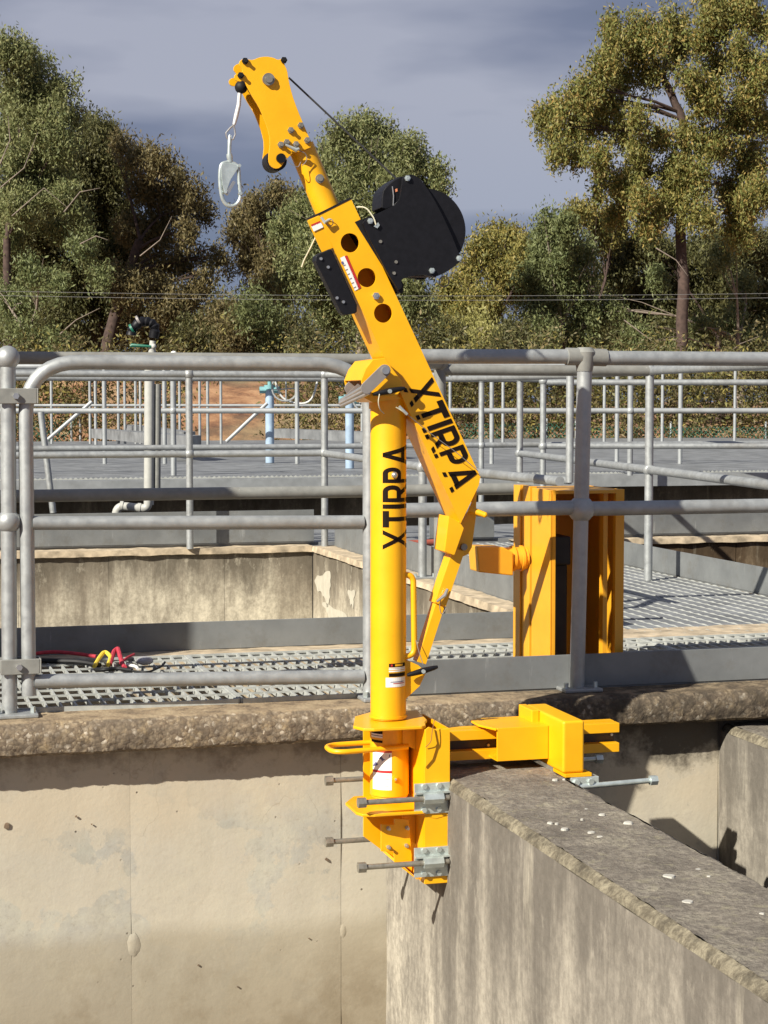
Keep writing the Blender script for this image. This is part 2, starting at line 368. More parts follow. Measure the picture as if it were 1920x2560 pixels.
def plate(poly, v0, v1, holes=()):      # polygon in (u,z) extruded from v0 (front) to v1
    loops = [list(poly)]+[list(h) for h in holes]
    flat = [p for l in loops for p in l]; n = len(flat)
    tris = tessellate_polygon([[Vector((p[0], p[1], 0)) for p in l] for l in loops])
    M = Mesh(); vs = [W(p[0], v0, p[1]) for p in flat]+[W(p[0], v1, p[1]) for p in flat]; fs = []
    for t in tris:
        a, b, c_ = [flat[i] for i in t]
        ar = (b[0]-a[0])*(c_[1]-a[1])-(b[1]-a[1])*(c_[0]-a[0])
        if abs(ar) < 1e-14: continue
        t = tuple(t) if ar > 0 else (t[0], t[2], t[1])
        fs.append(t); fs.append((t[0]+n, t[2]+n, t[1]+n))
    o = 0
    for l in loops:
        k = len(l); ar = sum(l[i][0]*l[(i+1) % k][1]-l[(i+1) % k][0]*l[i][1] for i in range(k))
        ccw = ar > 0; outer = (l is loops[0])
        for i in range(k):
            a, b = o+i, o+(i+1) % k
            q = (a, a+n, b+n, b)
            if ccw != outer: q = q[::-1]
            fs.append(q)
        o += k
    M.add(vs, fs); return M
def pp(pts, v): return [atv(x, y, v) for x, y in pts]      # pixel outline measured on the plane v
def circ(cx, cy, r, n=20, a0=0): return [(cx+r*math.cos(a0+2*math.pi*k/n), cy+r*math.sin(a0+2*math.pi*k/n)) for k in range(n)]
def smoothpoly(p, it=2):
    for _ in range(it):
        q = []
        for i in range(len(p)):
            a, b = p[i], p[(i+1) % len(p)]
            q += [(a[0]*.75+b[0]*.25, a[1]*.75+b[1]*.25), (a[0]*.25+b[0]*.75, a[1]*.25+b[1]*.75)]
        p = q
    return p
def cyl_v(u, z, v0, v1, r, n=16): return tube([W(u, v0, z), W(u, v1, z)], r, n)
def hexbolt(u, z, v0, r, h=.008, n=6): return tube([W(u, v0-h, z), W(u, v0+.002, z)], r, n)
def merge(*Ms):
    Q = Mesh()
    for m in Ms:
        o = len(Q.v); Q.v += m.v; Q.f += [tuple(i+o for i in f) for f in m.f]; Q.m += m.m
    return Q
def remat(M, mi): M.m = [mi]*len(M.f); return M
def dup_tree(o, delta, parent=None):
    c = o.copy(); col.objects.link(c)
    if parent is None: c.location = Vector(o.location)+Vector(delta)
    else: c.parent = parent
    for ch in o.children: dup_tree(ch, delta, c)
    return c

# ================================================================ SETTING
# ground with a dirt bank behind the plant
def ground():
    nx, ny = 120, 90; M = Mesh(); vs = []
    xs = np.linspace(-60, 60, nx); ys = np.concatenate([np.linspace(-8, 60, 70), np.linspace(64, 500, 20)])
    for y in ys:
        for x in xs:
            X = x*(1+max(0, y-20)*.012)
            z = -3.0 if (y < 27) else -.35
            if y > 27:
                t = min(1, max(0, (y-32.5)/8)); t = t*t*(3-2*t)
                left = 1/(1+math.exp((X-(-.5))/1.2))
                z = -.35+t*(1.95*left+.55*(1-left))+.12*math.sin(X*.9+y*.35)*t+.08*math.sin(X*2.3-y*.8)*t
            vs.append((X, y, z))
    M.add(vs, [(j*nx+i, j*nx+i+1, (j+1)*nx+i+1, (j+1)*nx+i) for j in range(len(ys)-1) for i in range(nx-1)])
    m, N, L, P = mat('dry_earth'); v = coords(N, L)
    n = noise(N, L, v, 1.2, 8, .7); n2 = noise(N, L, v, .35, 3)
    c = ramp(N, L, n, (.38, (.11, .05, .028)), (.5, (.27, .135, .065)), (.64, (.40, .23, .12)))
    c = mixc(N, L, ramp(N, L, n2, (.50, G(0)), (.64, G(.6))), c, (.24, .20, .11))
    L.new(c, P.inputs['Base Color']); P.inputs['Roughness'].default_value = 1; bump(N, L, P, n, .8, .1)
    o = mk('ground', M, m, smooth=True, kind='structure'); tag(o, 'dry red-brown earth rising in a low bank under the gum trees')
ground()

# ---- near tank wall (main wall under the ledge), concrete lifts divided by vertical joints
VM = -.036
tw = thing('tank_wall', 'pale sunlit concrete tank wall under the rough ledge, with vertical joints and stains', 'wall', W(-1, VM, -1))
cuts = [-2.6, -1.35, -.742, -.60+.001, .45, 1.4, 2.6, 4.2]
def panel(u0, u1, z0, z1):
    M = Mesh(); nu = max(2, int((u1-u0)/.03)); nz_ = 40; g = .0002 if abs(u1+1.35) < .01 or abs(u0+1.35) < .01 else .0007
    from mathutils import noise as mn
    vs = []
    for j in range(nz_+1):
        for i in range(nu+1):
            u = u0+g+(u1-u0-2*g)*i/nu; z = z0+(z1-z0)*j/nz_
            d = .004*mn.noise(Vector((u*4, z*4, 1.3)))+.002*mn.noise(Vector((u*14, z*14, 3)))
            if i in (0, nu): d += .0012
            vs.append(W(u, VM+d, z))
    fs = [(j*(nu+1)+i, j*(nu+1)+i+1, (j+1)*(nu+1)+i+1, (j+1)*(nu+1)+i) for j in range(nz_) for i in range(nu)]
    k = len(vs); vs += [W(u0+g, VM+.03, z0), W(u0+g, VM+.03, z1), W(u1-g, VM+.03, z0), W(u1-g, VM+.03, z1)]
    fs += [(0, nz_*(nu+1), k+1, k), (nu, k+2, k+3, nz_*(nu+1)+nu)]
    M.add(vs, fs); return M
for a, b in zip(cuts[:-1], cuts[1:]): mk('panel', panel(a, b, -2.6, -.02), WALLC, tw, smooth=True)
mk('wall_core', box(-2.6, 4.2, VM+.012, VM+.28, -2.6, -.089), MORT, tw)
def seam(u, z0, z1, wdt=.010):
    M = Mesh(); n = 60; vs = []
    for i in range(n+1):
        z = z0+(z1-z0)*i/n; j = random.uniform(-.0006, .0006); ww = wdt*random.uniform(.6, 1.2)
        vs += [W(u-ww/2+j, VM-.001, z), W(u+j, VM-.003*random.uniform(.7, 1), z), W(u+ww/2+j, VM-.001, z)]
    M.add(vs, [f for i in range(n) for f in ((i*3, i*3+1, i*3+4, i*3+3), (i*3+1, i*3+2, i*3+5, i*3+4))]); return M
def blob_patch(px, py, ru, rz, dep):
    u, z = atv(px, py, VM); M = Mesh(); vs = [W(u, VM-dep, z)]; n = 22
    for s in (.6, 1):
        for k in range(n):
            a = 2*math.pi*k/n; q = s*random.uniform(.88, 1.1); vs.append(W(u+ru*q*math.cos(a), VM-dep*(.8 if s < 1 else -.3), z+rz*q*math.sin(a)))
    M.add(vs, [(0, 1+(k+1) % n, 1+k) for k in range(n)]+[(1+k, 1+(k+1) % n, 1+n+(k+1) % n, 1+n+k) for k in range(n)]); return M
mk('mortar_patch', blob_patch(334, 2362, .019, .034, .0025), WALLC, tw, smooth=True)
mk('mortar_patch', blob_patch(858, 2328, .012, .024, .0025), WALLC, tw, smooth=True)
def chips(spots, dark):
    for px, py, r in spots:
        u, z = atv(px, py, VM); mk('pit_mark', plate(smoothpoly([(u+r*random.uniform(.5, 1.2)*math.cos(k), z+r*random.uniform(.4, 1)*math.sin(k)) for k in np.linspace(0, 5.4, 7)], 1), VM-.0065, VM-.002), dark, tw)
chips([(17, 2065, .012), (190, 2040, .004), (228, 2060, .003), (816, 2148, .007), (772, 2345, .0035), (495, 2412, .0035), (593, 2466, .003)], simple('chipped_concrete', (.17, .12, .08), .95, 0, .4, 60))

# ---- rough ledge on top of the wall
def rough_strip(prof, u0, u1, du, amp, scl, seed=0, mask=None, axis='u'):
    from mathutils import noise as mn
    # resample profile
    P2 = []
    for a, b in zip(prof[:-1], prof[1:]):
        ln = math.hypot(b[0]-a[0], b[1]-a[1]); k = max(1, int(ln/du))
        P2 += [(a[0]+(b[0]-a[0])*i/k, a[1]+(b[1]-a[1])*i/k) for i in range(k)]
    P2.append(prof[-1]); m = len(P2); n = int((u1-u0)/du); vs = []
    for i in range(n+1):
        u = u0+(u1-u0)*i/n
        for j, (v, z) in enumerate(P2):
            a = P2[max(0, j-1)]; b = P2[min(m-1, j+1)]; tx, tz = b[0]-a[0], b[1]-a[1]; l = math.hypot(tx, tz) or 1
            nx_, nz_ = tz/l, -tx/l
            k = mask(v, z) if mask else 1
            pv = Vector((u, v, z))
            d = amp*k*(mn.noise(pv*scl+Vector((seed, 0, 0)))*1.0+.6*mn.noise(pv*scl*2.7)+.9*mn.noise(pv*scl*.28))
            if axis == 'u': vs.append(W(u, v-nx_*d*-1, z-nz_*d*-1) if False else W(u, v+nx_*d, z+nz_*d))
            else: vs.append(W(v+nx_*d, u, z+nz_*d))
    fs = [(i*m+j, i*m+j+1, (i+1)*m+j+1, (i+1)*m+j) for i in range(n) for j in range(m-1)]
    M = Mesh(); M.add(vs, fs); return M
prof = [(.30, -.13), (.052, -.12), (.048, -.001), (-.106, -.002), (-.122, -.012), (-.131, -.034), (-.131, -.062), (-.126, -.086), (-.108, -.096), (-.03, -.092)]
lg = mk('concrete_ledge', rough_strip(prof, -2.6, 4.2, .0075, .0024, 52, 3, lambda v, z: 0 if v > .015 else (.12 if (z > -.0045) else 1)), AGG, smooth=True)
tag(lg, 'rough exposed-aggregate concrete ledge running along the top of the tank wall', 'ledge')

# ---- foreground dividing wall and the second one to its right
UL, UR, ZW = -.603, -.285, -.115
def divider(u0, u1, label, lichens):
    t = thing('dividing_wall', label, 'wall', W((u0+u1)/2, -1.5, -1))
    from mathutils import noise as mn
    ch = .020
    # left, top, right with worn chamfers
    P = [(u0, -2.6), (u0, ZW-ch-.004), (u0+.008, ZW-.010), (u0+ch, ZW-.002), (u1-ch, ZW-.002), (u1-.006, ZW-.008), (u1, ZW-ch), (u1, -2.6)]
    def strip(a, b, du, amp, scl, dv=None):
        sub = P[a:b+1]
        return rough_strip([(p[0], p[1]) for p in sub[::-1]], -4.9, VM-.001, du, amp, scl, 5, None, 'v')
    mk('side_face', rough_strip([P[1], P[0]], -4.9, VM-.001, .05, .003, 6, 1, None, 'v'), STRK, t, smooth=True)
    mk('chamfer', rough_strip([P[3], P[2], P[1]], -4.9, VM-.001, .010, .0045, 32, 2, None, 'v'), CHAM, t, smooth=True)
    mk('wall_top', rough_strip([P[4], P[3]], -4.9, VM-.001, .016, .0035, 22, 4, None, 'v'), TOPC, t, smooth=True)
    mk('chamfer', rough_strip([P[6], P[5], P[4]], -4.9, VM-.001, .014, .003, 28, 6, None, 'v'), TOPC, t, smooth=True)
    mk('side_face', rough_strip([P[7], P[6]], -4.9, VM-.001, .05, .003, 6, 9, None, 'v'), STRK, t, smooth=True)
    mk('wall_end', box(u0+.004, u1-.004, -4.92, -4.9, -2.6, ZW-.02), STRK, t)
    for px, py, r in lichens:
        u, v = atz(px, py, ZW); n = 12; M = Mesh()
        ring = [(u+r*random.uniform(.75, 1.15)*math.cos(a), v+r*random.uniform(.75, 1.15)*math.sin(a)) for a in np.linspace(0, 2*math.pi, n, endpoint=False)]
        vs = [W(a, b, ZW-.004) for a, b in ring]+[W(u+(a-u)*.85, v+(b-v)*.85, ZW+.0006) for a, b in ring]
        M.add(vs, [(k, (k+1) % n, n+(k+1) % n, n+k) for k in range(n)]+[tuple(range(n, 2*n))])
        mk('lichen_patch', M, LICH, t)
    return t
divider(UL, UR, 'dark weathered concrete dividing wall in the foreground, gripped by the yellow clamp',
    [(1388, 1948, .008), (1410, 1947, .004), (1358, 1920, .005), (1505, 2035, .009), (1465, 2022, .005), (1570, 2055, .012), (1375, 2056, .008), (1392, 2058, .006), (1412, 2071, .010), (1478, 2080, .011), (1500, 2091, .008),
     (1672, 2189, .014), (1745, 2173, .007), (1772, 2190, .005), (1720, 2253, .013), (1905, 2283, .006), (1455, 2047, .004)])
divider(.455, .79, 'second concrete dividing wall at the right edge of the picture, partly in black shadow', [])
fl = mk('tank_floor', box(-3, 4.5, -5, VM-.001, -2.75, -2.6), TUNNEL, kind='structure'); tag(fl, 'concrete floor of the empty tank')

# ---- first pit behind the walkway: side and back walls
pw = thing('pit_wall', 'stained sunlit concrete wall across the far side of the empty pit', 'wall', W(-.5, 5.6, 0))
for u0, u1 in [(-3.6, -2.4), (-2.4, -1.22), (-1.22, -.70), (-.70, -.02), (-.02, .515)]:
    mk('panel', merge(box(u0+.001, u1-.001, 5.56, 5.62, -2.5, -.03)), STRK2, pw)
mk('wall_core', box(-3.6, .515, 5.575, 6.9, -2.5, -.04), MORT, pw)
mk('coping', rough_strip([(5.75, 0), (5.54, 0), (5.535, -.035), (5.57, -.04)], -3.6, .51, .03, .006, 9, 2), LEDGE2, pw, smooth=True)
ps = thing('pit_side_wall', 'concrete side wall of the pit below the cross platform, with white peeling patches', 'wall', W(.55, 3, 0))
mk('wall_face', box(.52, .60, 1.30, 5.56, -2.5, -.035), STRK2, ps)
mk('coping', rough_strip([(.73, 0), (.51, 0), (.505, -.03), (.53, -.035)][::-1], 1.30, 5.53, .03, .005, 9, 3, None, 'v'), LEDGE2, ps, smooth=True)
WP = simple('peeling_whitewash', (.44, .41, .33), .95, 0, .1, 20)
for (cx, cy, ru, rz) in [(812, 1462, .22, .10), (880, 1490, .09, .05), (835, 1530, .3, .04)]:
    r = ray(cx, cy); du = r[0]*cT+r[1]*sT; dv = -r[0]*sT+r[1]*cT; t = (.52-CU)/du; v0 = CV+dv*t; z0 = CZ+r[2]*t
    M = Mesh(); n = 26; vs = []
    for k in range(n):
        a = 2*math.pi*k/n; q = .8+.25*math.sin(3*a+cx)+random.uniform(-.12, .12); vs.append((v0+ru*q*math.cos(a), z0+rz*q*math.sin(a)*(1.5 if math.sin(a) < 0 and k % 3 == 0 else 1)))
    vs = smoothpoly(vs, 1); M.add([W(.517, a, b) for a, b in vs], [tuple(range(len(vs)))]); mk('whitewash_patch', M, WP, ps)
pr = thing('right_pit_wall', 'stained concrete wall of the right-hand pit beside the cross platform', 'wall', W(3, 5.6, 0))
STRKR = m_streak('stained_right_wall', (.11, .075, .045), (.40, .32, .21), 0.02, 1.4, 7)
for u0, u1 in [(1.80, 2.62), (2.62, 3.3), (3.3, 4.3), (4.3, 5.6)]:
    mk('panel', box(u0+.003, u1-.003, 5.56, 5.62, -2.5, -.03), STRKR, pr)
mk('wall_core', box(1.80, 5.6, 5.575, 6.9, -2.5, -.04), MORT, pr)
mk('coping', rough_strip([(5.75, 0), (5.54, 0), (5.535, -.035), (5.57, -.04)], 1.80, 5.6, .03, .006, 9, 2), LEDGE2, pr, smooth=True)
# beams carrying walkway
cb = mk('concrete_beam', rough_strip([(1.32, -.20), (1.32, .002), (1.035, .002), (1.03, -.20)], -3.6, 5.6, .03, .003, 12, 2), LEDGE2, smooth=True)
tag(cb, 'pale concrete beam under the back edge of the near walkway', 'beam')
sl = mk('pit_floor', box(-4, 6, .22, 5.6, -2.7, -2.5), TUNNEL, kind='structure'); tag(sl, 'dark floor of the pit under the walkways')
sl2 = mk('walkway_shade_slab', box(-2.6, 4.2, .22, 1.04, -.42, -.30), simple('shaded_slab', (.05, .05, .045), .9, 0, .3), kind='structure'); tag(sl2, 'slab under the near walkway grating, its shade put in as near-black colour')  # slab coloured near black: shade below the grating put into its colour

# ---- walkway gratings
def grating(label, u0, u1, v0, v1, z, pitch_u, pitch_v, along='v', bw=.0055, bh=.016, cw=.006, group=None):
    t = thing('floor_grating', label, 'grating', W((u0+u1)/2, (v0+v1)/2, z), group)
    n = int(round((u1-u0)/pitch_u)); first = None; firstw = W(0, 0, 0)
    me = None
    for i in range(n+1):
        u = u0+(u1-u0)*i/n
        if me is None:
            o = mk('bearing_bar', box(u-bw/2, u+bw/2, v0, v1, z-bh, z), GRATE, t); me = o; ub = u
        else:
            o = me.copy(); col.objects.link(o); o.parent = t; o.location = W(u, 0, 0)-W(ub, 0, 0)
    m2 = int(round((v1-v0)/pitch_v)); me = None
    for i in range(m2+1):
        v = v0+(v1-v0)*i/m2
        if me is None:
            M = box(u0, u1, v-cw/2, v+cw/2, z-.004, z+.0022)
            o = mk('cross_bar', M, GRATE, t); me = o; vb = v
        else:
            o = me.copy(); col.objects.link(o); o.parent = t; o.location = W(0, v, 0)-W(0, vb, 0)
    mk('edge_bar', box(u0-.004, u1+.004, v0-.008, v0-.001, z-bh, z+.003), GRATE, t)
    mk('edge_bar', box(u0-.004, u1+.004, v1+.001, v1+.008, z-bh, z+.003), GRATE, t)
    mk('end_bar', box(u0-.010, u0-.004, v0, v1, z-bh, z+.003), GRATE, t)
    mk('end_bar', box(u1+.004, u1+.010, v0, v1, z-bh, z+.003), GRATE, t)
    return t
ug = atz(500, 1700, 0)[0]
grating('open steel floor grating of the near walkway beside the left gate post', -2.35, -1.03, .045, .98, .010, .041, .105)
grating('open steel floor grating of the near walkway behind the yellow mast', -1.008, .62, .045, .98, .010, .041, .105)
grating('open steel floor grating of the near walkway right of the yellow gearbox frame', .642, 2.4, .045, .98, .010, .041, .105)
# serrated flat planks of the cross platform
cp = thing('cross_platform', 'grey ribbed plank decking of the cross platform behind the yellow gearbox frame', 'platform', W(1.1, 3, 0))
def plank():
    M = Mesh(); u0 = .70; wd = .056; v0, v1 = 1.10, 5.5; n = 110
    M = box(u0, u0+wd, v0, v1, -.012, -.002)
    lip = Mesh(); vs = []; fs = []
    for i in range(n+1):
        v = v0+(v1-v0)*i/n; h = .003 if i % 2 else -.001
        vs += [W(u0+wd, v, -.012), W(u0+wd, v, h), W(u0+wd+.004, v, h), W(u0+wd+.004, v, -.012)]
    for i in range(n):
        a = i*4; b = a+4; fs += [(a, b, b+1, a+1), (a+1, b+1, b+2, a+2), (a+2, b+2, b+3, a+3)]
    lip.add(vs, fs, 1); return merge(M, lip)
p0 = mk('plank', plank(), [PLATEL, GRATE], cp)
for k in range(1, 17):
    q = p0.copy(); col.objects.link(q); q.parent = cp; q.location = W(.064*k, 0, 0)-W(0, 0, 0)
mk('support_beam', box(.72, .80, 1.1, 5.5, -.2, -.02), GALD, cp); mk('support_beam', box(1.66, 1.74, 1.1, 5.5, -.2, -.02), GALD, cp)
def toe(label, u0, u1, v0, v1, z0, z1, joints=()):
    o = thing('toe_board', label, 'toe board', W((u0+u1)/2, (v0+v1)/2, z0))
    mk('board', box(u0, u1, v0, v1, z0, z1), PLATE, o, bevel=.001)
    mk('lip', box(u0, u1, min(v0, v1)+.004 if (v1-v0) < .1 else v0, v1+.012 if (v1-v0) < .1 else v1, z0-.006, z0-.001), PLATE, o)
    return o
toe('grey steel toe board along the near ledge, right of the yellow strut', -.575, 2.4, .026, .032, .004, .104)
toe('grey steel toe board along the back of the near walkway, left stretch in shade', -2.6, -.62+.3, 1.17, 1.176, .004, .100)
toe('grey steel toe board along the back of the near walkway between mast and gearbox frame', -.31, .30, 1.172, 1.178, .004, .100)
toe('galvanised toe board on the left edge of the cross platform', .625, .631, 1.35, 5.45, .004, .15)
toe('streaked galvanised toe board on the right edge of the cross platform', 1.80, 1.806, 1.35, 5.45, .004, .125)
toe('pale toe board of the second walkway above the far pit wall', -3.6, .55, 5.66, 5.666, .02, .21)
toe('pale toe board of the second walkway right of the gearbox frame', 2.05, 5.6, 5.66, 5.666, .02, .15)
toe('short upstand of pale sheet beside the gearbox frame', 1.28, 1.7, 5.66, 5.666, .02, .17)
# strips of serrated grating of second walkway
gw = mk('second_walkway_deck', box(-3.6, 5.6, 5.68, 6.9, -.02, .012), PLATEL, kind='structure'); tag(gw, 'steel deck of the second walkway')

# ---- upper deck beyond (platform three)
YD = 15.25
def deck_pt(px, z, Y): x = (px-960)/FPX*Y; return Fc(x, Y)
vd = deck_pt(960, 0, 15.1)[1]
ud0, ud1 = -6, 12
dk = thing('upper_deck', 'large flat grey covered deck beyond the second walkway', 'deck', W(2, vd+4, .24))
nslab = 0
for i, u in enumerate(np.arange(ud0, ud1, 1.5)):
    mk('cover_sheet', box(u+.004, u+1.496, vd+.28, vd+14, .18, .236+.001*(i % 2)), PLATEL, dk)
for i, u in enumerate(np.arange(ud0, ud1, 1.0)):
    mk('edge_sheet', box(u+.003, u+.997, vd+.01, vd+.255, .17, .232+.001*(i % 2)), PLATEL, dk)
mk('edge_channel', box(ud0, ud1, vd-.02, vd+.005, .135, .238), GALF, dk)
M = Mesh(); vs = []; fs = []
for i in range(900):
    u = ud0+.02*i; h = .004 if i % 2 else .018; vs += [W(u, vd+.262, .23), W(u, vd+.262, .234+h)]
for i in range(899): fs.append((2*i, 2*i+2, 2*i+3, 2*i+1))
M.add(vs, fs); mk('serrated_strip', M, GRATE, dk)
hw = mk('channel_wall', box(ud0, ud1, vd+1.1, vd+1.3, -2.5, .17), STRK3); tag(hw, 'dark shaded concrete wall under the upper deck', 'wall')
cf = mk('channel_floor', box(ud0, ud1, 6.9, vd+1.1, -2.6, -1.4), TUNNEL, kind='structure'); tag(cf, 'dark channel floor between the walkways')
cbk = mk('concrete_block', merge(box(-2.9, -1.52, 6.98, 7.6, -1.4, .19), box(-2.9, -1.1, 6.98, 7.2, -1.4, -.02)), LEDGE2, bevel=.01); tag(cbk, 'tan concrete block end under the leaning brace at far left', 'block')

# ================================================================ GUARDRAILS
def rail_thing(label, posts, rails, mat_=GAL, r=.021, bases=(), group=None, name='guardrail', jr=1.5):
    """posts: (top Vector, bottom Vector, [joint z fractions]); rails: list of point lists"""
    t = thing(name, label, 'guardrail' if name == 'guardrail' else 'gate', posts[0][1], group)
    for top, bot, js in posts:
        mk('post', tube([bot, top], r, 14), mat_, t, smooth=True)
        for j in js:
            mk('joint_ball', ball(Vector(bot).lerp(Vector(top), j), r*jr, 14, 9), mat_, t, smooth=True)
    for rl in rails:
        mk('rail', tube(arc(rl, .12, 7) if len(rl) > 2 else rl, r*.98, 14), mat_, t, smooth=True)
    for b in bases:
        b = Vector(b); u, v = Fc(b.x, b.y)
        bp = mk('base_plate', box(u-.055, u+.065, v-.05, v+.05, b.z-.001, b.z+.010), mat_, t, bevel=.003)
        for du in (-.042, .052):
            mk('bolt', tube([W(u+du, v-.02, b.z+.008), W(u+du, v-.02, b.z+.026)], .007, 6), ZINC, bp)
    return t
# left post
t = rail_thing('bright galvanised guardrail post with a ball top at the left edge of the picture',
    [(W(-1.668, 0, .985), W(-1.675, 0, .0), [1.0, .545])],
    [[W(-1.668, 0, .985), W(-2.6, 0, .985)], [W(-1.67, 0, .54), W(-2.6, 0, .54)]], GAL, .0215, [W(-1.665, 0, 0)], jr=1.55)
# removable gate panel
t = thing('gate', 'removable tubular gate panel with bent corners between the left post and the yellow mast', 'gate', W(-1.62, 0, 0))
f = .0215
loop = arc([W(-1.622, 0, .055), W(-1.622, 0, .975), W(-.645, 0, .972), W(-.645, 0, .01)], .155, 9)
mk('frame_tube', tube(loop, .0205, 14), GAL, t, smooth=True)
for z0, z1 in ((.532, .517), (.093, .068)):
    mk('rail', tube([W(-1.607, 0, z0), W(-.665, 0, z1)], [.0195, .0205], 14), GAL, t, smooth=True)
for py in (990, 1664):
    z = atv(45, py, 0)[1]
    c_ = mk('clamp', merge(box(-1.70, -1.594, -.031, -.020, z-.021, z+.021), box(-1.70, -1.594, .020, .031, z-.021, z+.021), box(-1.594, -1.589, -.031, .031, z-.021, z+.021)), GALD, t, bevel=.002)
    mk('bolt', tube([W(-1.650, -.042, z), W(-1.650, .042, z)], .009, 6), STEEL, c_)
# near right rail
rail_thing('galvanised guardrail on the near ledge, its leaning post before the yellow gearbox frame',
    [(W(.019, 0, .998), W(0, 0, 0), [.545]), (W(1.55, 0, .998), W(1.55, 0, 0), [.545]), (W(-.620, 0, .998), W(-.620, 0, 0), [])],
    [[W(-.62, 0, .995), W(.005, 0, .999)], [W(.03, 0, .995), W(2.6, 0, .995)], [W(-.60, 0, .549), W(.0, 0, .549)], [W(.02, 0, .545), W(2.6, 0, .545)]],
    GAL, .0225, [W(0, 0, 0), W(-.62, 0, 0)], jr=1.8)
t = bpy.data.objects['guardrail.001']
mk('post_cap', merge(tube([W(.018, 0, .955), W(.019, 0, 1.012), W(.019, 0, 1.026)], [.024, .033, .022], 16), tube([W(-.04, 0, .999), W(.085, 0, .996)], .0265, 14)), GALD, t, smooth=True)
# back rail of the near walkway
YB = .1
pB = atY(1100, 905, 7.05); uB, vB = Fc(pB.x, pB.y)
rail_thing('weathered guardrail along the back of the near walkway, behind the yellow mast',
    [(W(uB, vB, 1.01), W(uB, vB, 0), [1.0, .535]), (W(-2.9, 1.2, 1.01), W(-2.9, 1.2, 0), [])],
    [[W(-2.9, 1.2, 1.012), W(uB-.3, 1.2, 1.012), W(uB, vB, 1.01)], [W(uB, vB, .985), W(.93, vB, .985)],
     [W(-2.9, 1.2, .545), W(-.30, 1.2, .545)], [W(-.295, 1.2, .545), W(.30, 1.2, .548)]], GALD, .0225)
# second walkway, front rail turning along the cross platform
p475 = W(-.229, 5.526, 0); p812 = W(.573, 5.484, 0); p1056 = W(.561, 3.443, 0)
def up(p, z): return Vector((p.x, p.y, z))
rail_thing('galvanised guardrail on the far pit wall with two ball-jointed posts left of the mast',
    [(up(p475, 1.02), p475, [1, .545]), (up(p812, 1.02), p812, [1, .545]), (up(p1056, .80), up(p1056, 0), [.68])],
    [[W(-3.8, 5.53, 1.02), up(p475, 1.02)], [up(p475, 1.02), up(p812, 1.02)], [up(p812, 1.02), W(.76, 5.2, 1.01), W(.78, 3.9, .99)],
     [W(-3.8, 5.53, .555), up(p475, .555)], [up(p475, .555), up(p812, .555)], [up(p812, .555), up(p1056, .545)], [up(p1056, .545), W(.60, 1.7, .548)]],
    GAL, .0205, [up(p1056, 0)])
# second walkway back rail
def pq(px, Y): x = (px-960)/FPX*Y; return x, Y
def vpost(px, ytop, ybot, Y, js=()):
    a = atY(px, ytop, Y); b = atY(px, ybot, Y); return (a, b, list(js))
rail_thing('thin guardrail along the back of the second walkway',
    [(W(2.0, 6.8, 1.01), W(2.0, 6.8, 0), [1, .555])],
    [[W(-3.9, 6.8, 1.01), W(2.0, 6.8, 1.01)], [W(2.0, 6.8, 1.01), W(2.65, 6.8, 1.01)], [W(-3.9, 6.8, .557), W(2.0, 6.8, .562)], [W(2.0, 6.8, .562), W(6, 6.8, .562)]], GAL, .019)
# right rail of the cross platform
q1620 = W(1.581, 3.052, 0); a = atY(1300, 1000, 11.6); q1300 = Vector((a.x, a.y, 0)); a = atY(1358, 1000, 12.6); q1358 = Vector((a.x, a.y, 0)); a = atY(1425, 1000, 9.6); q1425 = Vector((a.x, a.y, 0))
d = (q1620-q1300).normalized(); far = q1620+d*2.2
rail_thing('galvanised guardrail along the right edge of the cross platform behind the gearbox frame',
    [(up(q1620, 1.01), up(q1620, 0), [1, .53]), (up(q1300, 1.01), up(q1300, 0), [1, .53])],
    [[up(q1300, 1.01), up(q1620, 1.01)], [up(q1620, 1.01), up(far, 1.01)], [up(q1300, .535), up(q1620, .535)], [up(q1620, .535), up(far, .535)]], GAL, .0205)
rail_thing('bent-end guardrail panel rising just left of the near post, behind the gearbox frame',
    [(up(q1425, 1.0), up(q1425, .44), [])],
    [[up(q1425, 1.0), up(q1425, 1.0)+Vector((-.55, 1.5, 0))], [up(q1425, .45), up(q1425, .45)+Vector((-.62, 1.6, -.02))]], GAL, .0205)
rail_thing('single post with ball joint on the second walkway seen right of the jib',
    [(up(q1358, 1.0), up(q1358, .0), [1, .555])], [[up(q1358, .555), up(q1358, .555)+Vector((2.8, 0, 0))], [up(q1358, .99), up(q1358, .99)+Vector((3, 0, 0))]], GAL, .021)
# upper deck rails
def deck_run(label, y_mid, Ys, pxs, z0=.24, balls=True, mid=.78, top=1.15, low=None, x0=-200, x1=2150, r=.02):
    Y = Ys
    posts = [(atY(px, 1000, Y)*1, None) for px in pxs]
    P = []
    for px in pxs:
        x = (px-960)/FPX*Y; P.append((Vector((x, Y, top)), Vector((x, Y, z0)), [((mid-z0)/(top-z0))] if balls else []))
    xa, xb = (x0-960)/FPX*Y, (x1-960)/FPX*Y
    rl = [[(xa, Y, top), (xb, Y, top)], [(xa, Y, mid), (xb, Y, mid)]]
    if low: rl.append([(xa, Y, low), (xb, Y, low)])
    return rail_thing(label, P, [[Vector(p) for p in q] for q in rl], GALF, r, name='guardrail')
deck_run('front guardrail of the upper deck with ball-jointed posts and a flat mid rail', 0, 15.4, [434, 1575, -150, 2100], r=.024)
deck_run('second guardrail of the upper deck, just behind the front one', 0, 18.2, [262, 412, 743, 1229, 1542, 1700], mid=.765, top=1.18, r=.022)
deck_run('rear guardrail of the upper deck with thin plain posts', 0, 26, [240, 1257, 1510, 1655, 1836, 1125, 520], mid=.71, top=1.3, r=.022, balls=False)
